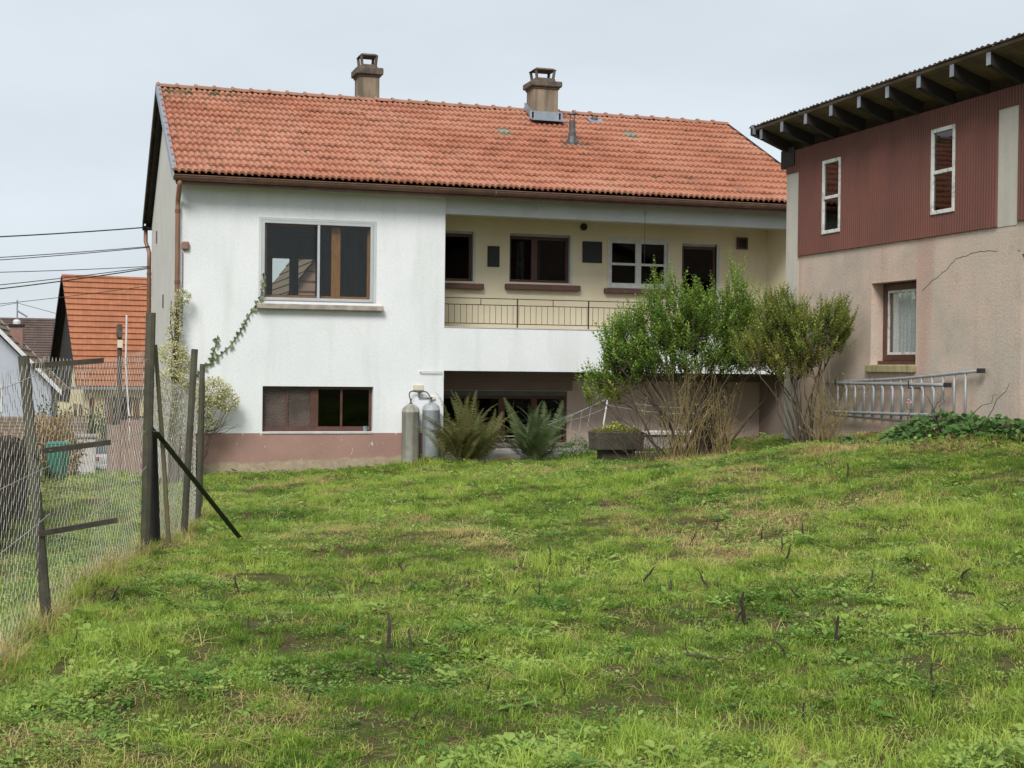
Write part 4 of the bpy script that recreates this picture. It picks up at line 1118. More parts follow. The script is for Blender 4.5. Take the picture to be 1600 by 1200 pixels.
# ------------------------------------------------------------------ ferns: every frond is a part
def frond_mesh(name, L_, wid, seed, arch_, mt):
    """one connected frond: stalk, and toothed pinnae hinged on it"""
    g = np.random.default_rng(seed)
    n = 46
    ds = L_ / (n - 1)
    spine = [np.zeros(3)]
    for i in range(1, n):
        a = arch_ * (.42 + .85 * (i / n) ** 1.2) + .55 * (i / n) ** 4
        spine.append(spine[-1] + np.array([math.sin(a) * ds, 0, math.cos(a) * ds]))
    spine = np.array(spine)
    V = [tuple(p) for p in spine]; F = []; T = []
    bt = g.uniform(.1, .9)
    for i in range(n - 1):
        r = .005 * (1 - i / n) + .0015
        V.append((spine[i][0], spine[i][1] + r, spine[i][2])); F.append((i, i + 1, len(V) - 1)); T.append(1.2)
        V.append((spine[i][0], spine[i][1] - r, spine[i][2])); F.append((i + 1, i, len(V) - 1)); T.append(1.2)
    for i in range(5, n - 1):
        ax = unit(spine[i + 1] - spine[i]); nm = np.cross(ax, [0, 1, 0])
        u_ = (i - 3) / (n - 4)
        wv = wid * (min(1, u_ * 4) ** .6) * (1 - u_) ** .75 * 1.15 + .012
        for s_ in (-1, 1):
            o_ = unit(np.array([0, s_, 0]) + ax * g.uniform(.25, .55) - nm * g.uniform(-.1, .25) + np.array([0, 0, -.15]))
            tt = bt + g.normal(0, .2)
            c = i; k = 5
            for q in range(k):
                f = (q + 1) / k
                p0 = np.array(V[c]); p1 = spine[i] + o_ * wv * f + np.array([0, 0, -.10 * wv * f * f])
                tl = wv * .17 * (1.15 - f * .75) + .003
                V.append(tuple(p1)); c1 = len(V) - 1
                for e in (-1, 1):
                    V.append(tuple(p0 + (p1 - p0) * .55 + ax * e * tl)); F.append((c, len(V) - 1, c1)); T.append(tt + g.normal(0, .15))
                c = c1
    me = bpy.data.meshes.new(name); me.from_pydata(V, [], F)
    at = me.attributes.new('tint', 'FLOAT', 'FACE'); at.data.foreach_set('value', np.clip(T, 0, 2))
    me.materials.append(mt); me.update()
    return me
def fern(name, base, label, seed, n, L_, mt, wid=.095):
    g = np.random.default_rng(seed)
    t = thing(name, base, label, 'fern')
    var = [frond_mesh('frond', L_ * s_, wid, seed * 10 + i, a, mt) for i, (s_, a) in enumerate(((1, .22), (1.0, .45), (.97, .68), (1.0, .56), (.85, .92), (.92, .80)))]
    for k in range(n):
        fm = var[g.integers(len(var))]
        o = bpy.data.objects.new('frond', fm); COL.objects.link(o); o.parent = t
        o.location = (g.normal(0, .15), g.normal(0, .09), -.02)
        o.rotation_euler = (g.normal(0, .28), g.normal(0, .22), k * 2.4 + g.normal(0, .5))
        s_ = g.uniform(.55, 1.12); o.scale = (s_, s_, s_)
    return t
fern('fern', gz(7.15, 25.75, .05), 'large browning fern standing beside the gas cylinders', 41, 84, 1.32, MT['fernbrown'], .13)
fern('fern', gz(8.50, 25.75, .05), 'grey-green fern in front of the wide cellar window', 42, 58, 1.22, MT['fern'], .14)

# ------------------------------------------------------------------ small bush, moss cushion, trough, bench, clothes line
def ball_bush(name, base, label, seed, rad, n, mt, leaf=.03, cat='bush', group=None, stem=True, flat=.7):
    g = np.random.default_rng(seed)
    t = thing(name, base, label, cat, group)
    c = np.array(base) + np.array([0, 0, rad[2] * flat])
    d = unit(g.normal(0, 1, (n, 3))); q = g.uniform(.35, 1, n)[:, None] ** .5
    lump = 1 + .18 * np.sin(d[:, :1] * 7 + seed) + .15 * np.sin(d[:, 1:2] * 9 + 2 * seed) + .12 * np.sin(d[:, 2:] * 8)
    P = c + d * q * np.array(rad) * lump
    P[:, 2] = np.maximum(P[:, 2], base[2] + .01)
    LL = leaf * g.uniform(.6, 1.3, n)
    T = np.clip(g.normal(.5, .35, n) + (vnoise(P[:, 0] + P[:, 1], P[:, 2], rad[0] * .35, seed) - .5), 0, 2)
    put_leaves('foliage', mt, t, P, d + g.normal(0, .6, (n, 3)), d + np.array([0, 0, .6]) + g.normal(0, .4, (n, 3)), LL, LL * .55, T)
    if stem:
        mb = MB()
        for k in range(14):
            e = c + unit(g.normal(0, 1, 3)) * np.array(rad) * .7; e[2] = max(e[2], base[2] + .1)
            mb.tube(wob(np.array(base) + [g.normal(0, rad[0] * .15), g.normal(0, rad[1] * .15), -.04], e, 5, .04, g), np.linspace(rad[0] * .03 + .004, .003, 5), 4, False)
        mb.build('stems', MT['bark'], t, clean=False)
    return t
ball_bush('low_bush', gz(9.17, 25.3), 'low rounded green bush beside the stone trough', 51, (.36, .28, .24), 2600, MT['mallow'], .028)
ms = (7.93, 25.75, tz(7.93, 25.75))
t = thing('mossy_stone', ms, 'yellow-green moss cushion between the two ferns', 'stone')
def blob(c, r, seed, n=14):
    g = np.random.default_rng(seed); bm = bmesh.new(); bmesh.ops.create_icosphere(bm, subdivisions=3, radius=1)
    ph = g.uniform(0, 6, 6)
    mb = MB(); vs_ = []
    for v in bm.verts:
        k = 1 + .10 * math.sin(3 * v.co.x + ph[0]) + .08 * math.sin(5 * v.co.y + ph[1]) + .07 * math.sin(6 * v.co.z + ph[2]) + .04 * math.sin(11 * v.co.x + 9 * v.co.y + ph[3])
        vs_.append((c[0] + v.co.x * r[0] * k, c[1] + v.co.y * r[1] * k, c[2] + v.co.z * r[2] * k))
    mb.add(vs_, [tuple(v.index for v in f.verts) for f in bm.faces]); bm.free()
    return mb
blob((ms[0], ms[1], ms[2] + .03), (.20, .15, .075), 5).build('stone', MT['stone'], t, smooth=True)
g_ = np.random.default_rng(5); n_ = 900
d_ = unit(g_.normal(0, 1, (n_, 3))); d_[:, 2] = abs(d_[:, 2])
put_leaves('moss', leaf_mat('moss_tufts', (.20, .20, .03), (.36, .32, .05), (.20, .26, .05), .9, .2), t, np.array(ms) + [0, 0, .03] + d_ * [.21, .16, .085], d_ + g_.normal(0, .5, (n_, 3)), g_.normal(0, 1, (n_, 3)), np.full(n_, .03), np.full(n_, .008), g_.uniform(0, 1.5, n_))

TB = (9.45, 24.05)
tzb = tz(*TB)
t = thing('stone_trough', (TB[0], TB[1], tzb), 'dark square stone trough topped with moss and bright leaves', 'planter')
x0, x1, y0, y1, z0, z1 = 9.05, 9.90, 23.85, 24.35, .58, .91
m = MB(); m.wall(x0, x1, y0, y1, z0, z1, [(x0 + .08, x1 - .08, y0 + .08, y1 - .08)]) if False else None
m = MB(); m.add([(x0, y0, z0), (x1, y0, z0), (x1, y1, z0), (x0, y1, z0), (x0 - .02, y0 - .02, z1), (x1 + .02, y0 - .02, z1), (x1 + .02, y1 + .02, z1), (x0 - .02, y1 + .02, z1),
                 (x0 + .06, y0 + .06, z1), (x1 - .06, y0 + .06, z1), (x1 - .06, y1 - .06, z1), (x0 + .06, y1 - .06, z1), (x0 + .06, y0 + .06, z1 - .06), (x1 - .06, y0 + .06, z1 - .06), (x1 - .06, y1 - .06, z1 - .06), (x0 + .06, y1 - .06, z1 - .06)],
                [(0, 3, 2, 1), (0, 1, 5, 4), (1, 2, 6, 5), (2, 3, 7, 6), (3, 0, 4, 7), (4, 5, 9, 8), (5, 6, 10, 9), (6, 7, 11, 10), (7, 4, 8, 11), (8, 9, 13, 12), (9, 10, 14, 13), (10, 11, 15, 14), (11, 8, 12, 15), (12, 13, 14, 15)])
m.build('basin', MT['stone'], t, bevel=.015)
MB().box(x0 + .12, x1 - .12, y0 + .1, y1 - .1, min(.1, tzb) - .2, z0 + .003).build('foot', MT['stone'], t)
g_ = np.random.default_rng(6); n_ = 2600
Pm = np.stack([g_.uniform(x0 - .03, x1 + .03, n_), g_.uniform(y0 - .03, y1 + .03, n_), np.full(n_, z1)], 1)
edge = np.minimum(np.minimum(Pm[:, 0] - x0, x1 - Pm[:, 0]), np.minimum(Pm[:, 1] - y0, y1 - Pm[:, 1]))
Pm[:, 2] += .03 * np.clip(edge / .1, 0, 1) - np.where(edge < .01, g_.uniform(0, .16, n_), 0) * (vnoise(Pm[:, 0] * 3, Pm[:, 1] * 3, .3, 4) > .35)
put_leaves('moss', leaf_mat('trough_moss', (.14, .16, .025), (.28, .25, .05), (.2, .2, .05), .95, .2), t, Pm, g_.normal(0, 1, (n_, 3)) + [0, -.2, .8], g_.normal(0, 1, (n_, 3)), np.full(n_, .030), np.full(n_, .012), g_.uniform(0, 1.6, n_))
n_ = 150
Pm = np.stack([g_.normal(9.50, .16, n_), g_.normal(24.1, .09, n_), np.full(n_, z1 + .02)], 1); Pm[:, 2] += g_.uniform(0, .13, n_) * np.exp(-((Pm[:, 0] - 9.48) / .2) ** 2)
put_leaves('foliage', leaf_mat('lime_leaves', (.20, .34, .06), (.42, .46, .10), (.60, .50, .10), .5, .3), t, Pm, g_.normal(0, 1, (n_, 3)) + [0, -.6, .4], g_.normal(0, .5, (n_, 3)) + [0, -.3, 1], g_.uniform(.05, .10, n_), g_.uniform(.03, .06, n_), np.clip(g_.uniform(-.2, 1.4, n_) + (Pm[:, 2] - z1 - .05) * 7, 0, 2))
t = thing('concrete_bench', (10.75, 25.0, .3), 'low grey concrete bench with pale top behind the bush', 'bench')
MB().box(9.95, 11.75, 24.85, 25.3, .80, .87).build('seat', MT['palecap'], t, bevel=.01)
MB().box(10.0, 11.7, 24.9, 25.25, .56, .798).build('backing', MT['concrete'], t)
MB().box(9.85, 12.0, 24.75, 25.4, .2, .50).build('base', MT['concrete'], t, bevel=.015)
t = thing('clothes_line', (9.75, 25.5, .4), 'leaning white clothes pole with thin lines strung to both sides', 'clothes line')
MB().tube([(9.74, 25.5, .38), (9.755, 25.5, .92), (9.85, 25.5, 1.49)], .016, 8).build('pole', MT['whitemetal'], t)
for a, b, s_ in (((9.85, 25.5, 1.48), (8.62, 25.35, .98), -.02), ((9.85, 25.5, 1.47), (8.70, 25.6, 1.02), -.03), ((9.85, 25.5, 1.47), (11.6, 25.6, 1.30), -.05), ((9.83, 25.5, 1.35), (11.7, 25.6, 1.18), -.05), ((9.83, 25.5, 1.30), (9.0, 25.4, 1.05), -.03), ((9.3, 25.42, 1.25), (9.25, 25.45, .78), 0), ((9.1, 25.4, 1.17), (9.05, 25.4, .85), 0), ((9.5, 25.45, 1.33), (9.42, 25.45, .95), 0), ((8.62, 25.35, .98), (9.6, 25.5, .76), -.02)):
    MB().tube(wob(a, b, 8, 0, g_, s_), .0022, 4).build('line', MT['whitemetal'], t)
t = thing('wire_stand', (8.05, 26.1, .4), 'curled white wire plant stand before the wide cellar window', 'stand')
def scroll(cx, cz, r, dirn): return [(cx + dirn * r * (1 - k / 16) * math.cos(k * .55), 26.3, cz + r * (1 - k / 16) * math.sin(k * .55)) for k in range(14)]
for cx, cz, r, dd in ((7.85, .62, .07, 1), (8.02, .66, .06, -1), (8.2, .60, .08, 1), (7.95, .50, .06, -1), (8.12, .50, .06, 1)):
    MB().tube(scroll(cx, cz, r, dd), .005, 5).build('scroll', MT['whitemetal'], t)
MB().tube([(7.7, 26.3, .72), (8.35, 26.3, .72)], .007, 5).build('top_rail', MT['whitemetal'], t)
MB().tube([(7.7, 26.3, .44), (8.35, 26.3, .44)], .007, 5).build('bottom_rail', MT['whitemetal'], t)
for x_ in (7.7, 8.35): MB().tube([(x_, 26.3, .18), (x_, 26.3, .74)], .008, 5).build('leg', MT['whitemetal'], t)

# ------------------------------------------------------------------ climbers on the house corner
def climber():
    g = np.random.default_rng(61)
    base = gz(1.9, 26.3)
    t = thing('variegated_climber', base, 'cream and green variegated climber on the corner of the white house', 'climbing plant')
    mb = MB()
    for k in range(7):
        top = np.array([1.93 + g.normal(0, .05), 26.42, g.uniform(2.2, 3.2)])
        mb.tube(wob(np.array(base) + [g.normal(0, .08), g.normal(0, .05), -.05], top, 9, .015, g), np.linspace(g.uniform(.015, .035), .008, 9), 5, False)
    blobs = [((2.02, 26.36, 3.22), (.14, .10, .13), 260), ((1.92, 26.38, 2.9), (.11, .10, .2), 240), ((1.88, 26.34, 2.55), (.14, .12, .2), 260), ((1.86, 26.3, 2.2), (.26, .2, .22), 760), ((2.02, 26.3, 2.05), (.18, .15, .2), 420),
             ((1.80, 26.2, 1.72), (.32, .25, .22), 900), ((2.02, 26.25, 1.55), (.2, .2, .2), 300), ((1.7, 26.1, 1.2), (.35, .3, .3), 900), ((1.75, 26.1, .75), (.35, .3, .25), 500)]
    for c, r, n in blobs:
        mb.tube(wob((1.95, 26.42, max(.2, c[2] - .4)), c, 5, .05, g), np.linspace(.012, .004, 5), 4, False)
    bush = [((2.55, 26.2, 1.55), (.32, .22, .24), 1300), ((2.8, 26.25, 1.38), (.22, .2, .2), 600), ((2.4, 26.2, 1.30), (.2, .2, .2), 380), ((2.45, 26.25, .98), (.22, .18, .12), 340)]
    for c, r, n in bush:
        for k in range(6):
            mb.tube(wob((2.15 + g.normal(0, .06), 26.3, tz(2.15, 26.3) - .04), np.array(c) + g.normal(0, .12, 3), 7, .05, g), np.linspace(.014, .004, 7), 4, False)
    for k in range(14):
        a = np.array([2.4 + g.normal(0, .15), 26.3, g.uniform(.7, 1.0)]); b = a + np.array([g.uniform(.1, .45), g.normal(0, .05), g.uniform(-.15, .25)])
        mb.tube(wob(a, b, 5, .08, g), np.linspace(.007, .003, 5), 4, False)
    mb.build('stems', MT['bark'], t, clean=False)
    P = []; D = []; N = []; T = []
    for c, r, n in blobs + bush:
        d = unit(g.normal(0, 1, (n, 3))); q = g.uniform(.3, 1.1, (n, 1)) ** .6
        p = np.array(c) + d * q * np.array(r)
        p[:, 1] = np.where(p[:, 0] > 1.95, np.minimum(p[:, 1], 26.57), p[:, 1])
        P.append(p); D.append(d + g.normal(0, .6, (n, 3))); N.append(d * .6 + [0, -.5, .6] + g.normal(0, .4, (n, 3)))
        T.append(np.clip(.35 + q[:, 0] * .9 + g.normal(0, .4, n) - .5 * (c[2] < 1.25) - .35 * (c[2] > 2.4), 0, 2))
    P = np.vstack(P); n = len(P); LL = g.uniform(.03, .055, n)
    put_leaves('foliage', MT['euonymus'], t, P, np.vstack(D), np.vstack(N), LL, LL * .55, np.concatenate(T))
    # ivy strand across the wall
    t = thing('ivy_strand', (2.2, 26.58, 1.7), 'thin ivy strand climbing across the white wall to the window', 'climbing plant')
    path = [(2.15, 1.62), (2.22, 1.76), (2.38, 1.90), (2.55, 2.06), (2.72, 2.20), (2.90, 2.38), (3.06, 2.61), (3.2, 2.88), (3.33, 3.10), (3.42, 3.2), (3.44, 3.35), (3.47, 3.5), (3.49, 3.72)]
    side = [(2.55, 2.06), (2.60, 2.25), (2.64, 2.42), (2.67, 2.56)]
    mb = MB(); P = []; D = []; N = []; LL = []
    for pa in (path, side):
        mb.tube([(a, 26.585 if b < 3.2 else 26.55, b) for a, b in pa], .006, 5)
        for (a, b), (c, d) in zip(pa[:-1], pa[1:]):
            nl = max(2, int(math.hypot(c - a, d - b) / .045))
            for k in range(nl):
                f = k / nl; s_ = 1 if k % 2 else -1
                P.append((a + (c - a) * f, (26.575 if b < 3.1 else 26.54) - g.uniform(0, .03), b + (d - b) * f))
                v = np.array([-(d - b), 0, c - a]) * s_; D.append(unit(v) + g.normal(0, .4, 3)); N.append(np.array([0, -1, .3]) + g.normal(0, .3, 3)); LL.append(g.uniform(.045, .085))
    mb.build('stem', MT['twig'], t)
    LL = np.array(LL)
    lob = [(-2.4, .8), (-1.5, 1.0), (-1.0, .62), (-.35, .8), (0, 1.05), (.35, .8), (1.0, .62), (1.5, 1.0), (2.4, .8)]
    put_leaves('foliage', MT['ivy'], t, P, D, N, LL, LL * .55, g.uniform(0, 1.6, len(LL)), lobes=lob)
climber()

# ------------------------------------------------------------------ leafy bed and cuttings at the barn foot
def mallow(x, y, label, seed, n, rad):
    g = np.random.default_rng(seed); b = gz(x, y)
    t = thing('leafy_plant', b, label, 'plant')
    P = []; D = []; N = []; LL = []; T = []; mb = MB()
    for k in range(n):
        a = g.uniform(0, 6.28); q = g.uniform(0, 1) ** .5
        e = np.array([x + rad[0] * q * math.cos(a), y + rad[1] * q * math.sin(a), 0]); e[2] = tz(e[0], e[1]) + g.uniform(.05, 1) * rad[2] * (1 - .55 * q * q)
        r_ = np.array([x + (e[0] - x) * .6, y + (e[1] - y) * .6, 0]); r_[2] = tz(r_[0], r_[1]) - .02
        mb.tube(wob(r_, e, 4, .04, g), .0035, 3, False)
        o_ = np.array([math.cos(a), math.sin(a), 0])
        P.append(e); D.append(o_ * .8 + g.normal(0, .5, 3) + [-.3, -.3, -.15]); N.append(np.array([-.25, -.35, .9]) + g.normal(0, .35, 3)); LL.append(g.uniform(.045, .095)); T.append(np.clip(g.normal(.45, .4), 0, 2))
    mb.build('stems', MT['twig'], t, clean=False)
    LL = np.array(LL)
    lob = [(-2.7, .75), (-2.2, 1.0), (-1.75, .72), (-1.25, 1.05), (-.75, .75), (-.35, .95), (0, 1.15), (.35, .95), (.75, .75), (1.25, 1.05), (1.75, .72), (2.2, 1.0), (2.7, .75)]
    put_leaves('foliage', MT['mallow'], t, P, D, N, LL, LL * .55, T, fold=.2, lobes=lob)
mallow(10.75, 16.1, 'spreading dark green leafy plant under the ladder ends', 71, 620, (.55, .9, .28))
mallow(10.7, 14.75, 'bright green leafy plant by the barn door', 72, 600, (.5, .85, .26))
mallow(10.0, 17.1, 'small trailing leafy plant at the edge of the bed', 73, 90, (.3, .35, .14))
t = thing('bramble_shoot', gz(11.0, 16.3), 'thorny brown bramble shoots with a pink flower above the leafy bed', 'bramble')
g_ = np.random.default_rng(74)
for a, b in (((11.1, 16.5, 1.25), (11.2, 17.1, 1.80)), ((11.0, 16.2, 1.25), (11.25, 16.9, 1.72)), ((10.9, 16.9, 1.25), (11.1, 17.4, 1.60)), ((11.1, 15.6, 1.3), (11.2, 15.2, 1.85)), ((11.0, 15.9, 1.3), (11.2, 15.4, 1.75)), ((10.9, 16.6, 1.3), (11.0, 16.35, 1.68))):
    MB().tube(wob(a, b, 8, .06, g_, .05), np.linspace(.007, .003, 8), 5).build('shoot', MT['twig'], t)
n_ = 14; dd = unit(g_.normal(0, 1, (n_, 3)))
put_leaves('flower', mat('pink_petals', (.72, .38, .46), (.75, .5, .55), 30, .6), t, np.array((11.05, 17.2, 1.62)) + dd * .012, dd, g_.normal(0, 1, (n_, 3)), np.full(n_, .035), np.full(n_, .025), np.zeros(n_))
n_ = 1500
x_ = g_.uniform(9.5, 11.4, n_); y_ = g_.uniform(13.8, 17.4, n_); k_ = vnoise(x_, y_, .5, 8) + g_.uniform(-.3, .3, n_) > .35
x_, y_ = x_[k_], y_[k_]; n_ = len(x_)
o = put_leaves('leaf_litter', MT['litter'], None, np.stack([x_, y_, terr(x_, y_) + g_.uniform(.01, .05, n_)], 1), g_.normal(0, 1, (n_, 3)) * [1, 1, .3], g_.normal(0, .4, (n_, 3)) + [0, 0, 1], g_.uniform(.04, .10, n_), g_.uniform(.015, .05, n_), g_.uniform(0, 2, n_))
tag(o, 'brown dead leaves and cuttings along the leafy bed by the barn', 'leaf litter', kind='stuff')

# ------------------------------------------------------------------ chain-link fence
FP = [(-.87, 6.40), (-.08, 9.64), (.70, 12.87), (1.19, 15.12), (1.46, 16.6), (1.62, 18.2)]
FT = [1.75, 2.02, 2.10, 1.80, 1.68, 1.5]
fence = thing('wire_fence', (FP[1][0], FP[1][1], tz(*FP[1])), 'sagging galvanised chain-link fence on dark mossy posts', 'fence')
def link_panel(i, pw, ph):
    (xa, ya), (xb, yb) = FP[i], FP[i + 1]
    Ln = math.hypot(xb - xa, yb - ya); n = int(Ln / pw)
    mb = MB(); g = np.random.default_rng(80 + i)
    px_, py_ = -(yb - ya) / Ln, (xb - xa) / Ln
    for k in range(n):
        pts = []
        f0 = k / n
        zb_ = min(tz(xa + (xb - xa) * f0, ya + (yb - ya) * f0) + .01, 9); zt = FT[i] + (FT[i + 1] - FT[i]) * f0 - .05 * math.sin(math.pi * f0)
        if FT[i] == FT[0]: pass
        m_ = int((zt - zb_) / ph)
        for j in range(m_ + 1):
            f = (k + (j + k) % 2 * 1.0) / n
            f += .004 * math.sin(j * .11 + k * .05) / Ln
            z = zb_ + (zt - zb_) * j / m_
            bulge = .05 + .008 * math.sin(f * 7 + z * 2.2) + .005 * math.sin(f * 17 - z * 3)
            off = .004 * (1 if (j + k) % 2 else -1)
            pts.append((xa + (xb - xa) * f + px_ * (bulge + off), ya + (yb - ya) * f + py_ * (bulge + off), z))
        if i == 1 or i == 0:
            q = pts[-1]; pts.append((q[0] + .004 * (-1) ** k, q[1] + .004, q[2] + .03))
        mb.tube(pts, .0020, 3, False)
    return mb.build('wire_mesh', MT['wire'], fence, clean=False)
for i, (pw, ph) in enumerate(((.048, .052), (.048, .052), (.046, .05), (.046, .05), (.05, .05))):
    link_panel(i, pw, ph)
for i in range(5):                                   # tension wires
    (xa, ya), (xb, yb) = FP[i], FP[i + 1]
    za, zb_ = tz(xa, ya), tz(xb, yb)
    for fa, fb in ((.97, .97), (.66, .60), (.30, .42), (.03, .03)):
        if i > 1 and fa in (.66, .30): continue
        A = (xa, ya, za + (FT[i] - za) * fa); B = (xb, yb, zb_ + (FT[i + 1] - zb_) * fb)
        MB().tube(wob(A, B, 9, .002, rng, -.03), .0028, 4).build('tension_wire', MT['wire'], fence)
def post(a, b, r, mt, nm='post', n=8):
    return MB().tube([a, tuple((np.array(a) + np.array(b)) / 2), b], r, n).build(nm, mt, fence)
post((-.95, 6.38, .2), (-.87, 6.40, 1.95), .042, MT['post'])
p1 = post((-.075, 9.64, .2), (-.245, 9.72, 2.05), .035, MT['post'])
post((.685, 12.86, .2), (.72, 12.88, 2.455), .042, MT['post'])
post((1.185, 15.12, .05), (1.285, 15.11, 2.17), .034, MT['post'])
post((1.46, 16.6, .0), (1.50, 16.6, 2.02), .030, MT['post'])
post((1.62, 18.2, -.1), (1.64, 18.2, 1.75), .038, MT['post'])
post((.80, 13.1, .2), (.75, 13.05, 1.40), .042, MT['blackpost'], 'short_post')
for z0, x0 in ((1.965, -.235), (1.42, -.185), (.90, -.14)):    # loose arms bolted to the first post
    MB().prism([(x0, 9.62, z0), (x0, 9.66, z0), (x0, 9.66, z0 + .035), (x0, 9.62, z0 + .035)], (.49, .32, .045)).build('arm', MT['bar'], fence)
b0 = (1.68, 14.27, .26); b1 = (.74, 12.84, 1.42)
dv = Vector(b1) - Vector(b0)
m = MB(); s1 = Vector((.05, -.03, 0)); s2 = Vector((0, 0, .055))
a_ = Vector(b0); m.prism([a_, a_ + s1, a_ + s1 + Vector((0, 0, .008)), a_ + Vector((.006, 0, .008)), a_ + s2, a_ + s2 - Vector((.006, 0, 0))], dv)
m.build('brace', MT['bracegreen'], fence)
t = thing('wooden_stake', (.86, 12.95, .3), 'slim mossy wooden stake leaning against the fence post', 'stake')
MB().tube([(.90, 12.90, .25), (.85, 12.98, 1.1), (.765, 12.98, 2.18)], [.022, .021, .018], 7).build('stake', MT['stick'], t)

# ------------------------------------------------------------------ overhead cables
def cable(a, b, r, sag, label):
    o = MB().tube(wob(a, b, 24, 0, rng, -sag), r, 5).build('overhead_cable', MT['cable'])
    tag(o, label, 'cable', 'overhead cables running to the house')
far = Vector((-26, 31.8, 0))
def fa(z, y=31.5, x=-14.0): return (x, y, z)
for (ax, ay, az), bz, r, sg, lb in (((1.9, 36.0, 5.34), 4.2, .016, .30, 'thick black cable ending under the rear eave of the white house'),
        ((1.94, 35.4, 4.83), 3.55, .010, .25, 'upper strand of the closely paired cables below the eave'), ((1.94, 35.4, 4.81), 3.45, .010, .28, 'lower strand of the closely paired cables below the eave'),
        ((1.94, 35.3, 4.35), 3.9, .009, .30, 'thin nearly level cable meeting two steeper ones at the house'), ((1.94, 35.2, 4.33), 2.9, .010, .40, 'thin cable running just above a thick one past the orange roof'),
        ((1.94, 35.2, 4.30), 2.75, .014, .45, 'thick cable sagging across the top of the orange roof'), ((1.94, 35.1, 3.88), 2.6, .007, .42, 'thinnest cable crossing the middle of the orange roof')):
    cable((ax, ay, az), fa(bz), r, sg, lb)

# ------------------------------------------------------------------ neighbouring houses
def course_mat(name, a, b, w_, seed=0):
    m, n, p, out = new_mat(name); p.inputs['Roughness'].default_value = .8
    ge = n.nodes.new('ShaderNodeNewGeometry')
    dv = node(n, 'ShaderNodeVectorMath', operation='DIVIDE'); dv.inputs[1].default_value = (w_, w_ * 1.3, .25)
    n.links.new(ge.outputs['Position'], dv.inputs[0])
    fl = node(n, 'ShaderNodeVectorMath', operation='FLOOR'); n.links.new(dv.outputs[0], fl.inputs[0])
    wn = node(n, 'ShaderNodeTexWhiteNoise', noise_dimensions='3D'); n.links.new(fl.outputs[0], wn.inputs[0])
    c = mixc(n, wn.outputs['Value'], a, b)
    fr = node(n, 'ShaderNodeVectorMath', operation='FRACTION'); n.links.new(dv.outputs[0], fr.inputs[0])
    sx = n.nodes.new('ShaderNodeSeparateXYZ'); n.links.new(fr.outputs[0], sx.inputs[0])
    c = mixc(n, ramp(n, sx.outputs['X'], .0, .12, .55, 0), c, tuple(x * .4 for x in a))
    c = mixc(n, ramp(n, noise(n, .8, 5), .45, .7, 0, .45), c, tuple(x * .65 for x in b))
    n.links.new(c, p.inputs['Base Color'])
    return m
def courses(P0, P1, up_v, n, th=.05):
    """stepped tile courses: eave edge P0-P1, slope vector up_v"""
    mb = MB(); P0 = Vector(P0); P1 = Vector(P1); u = Vector(up_v) / n
    nm = (P1 - P0).cross(u).normalized()
    if nm.z < 0: nm = -nm
    for k in range(n):
        a = P0 + u * k; b = P1 + u * k
        mb.add([a + nm * th, b + nm * th, b + u * 1.02 + nm * .012, a + u * 1.02 + nm * .012, a, b], [(0, 1, 2, 3), (0, 4, 5, 1)])
    return mb
MT['orangeroof'] = course_mat('orange_flat_tiles', (.42, .165, .08), (.35, .13, .062), .22)
MT['brownroof'] = course_mat('brown_tiles', (.125, .085, .07), (.095, .065, .055), .24)
MT['tanroof'] = course_mat('tan_brown_tiles', (.20, .145, .09), (.16, .11, .07), .24)
MT['yellowwall'] = stained('pale_yellow_render', (.80, .68, .42), (.74, .62, .38), (.56, .47, .30), 1, 2, .4, .2, 20)
MT['bluewall'] = stained('pale_blue_render', (.48, .52, .58), (.44, .47, .53), (.38, .40, .44), 1, 2, .3, .2, 20)
MT['shutter'] = mat('brown_shutters', (.14, .065, .035), (.10, .045, .028), 6, .7)

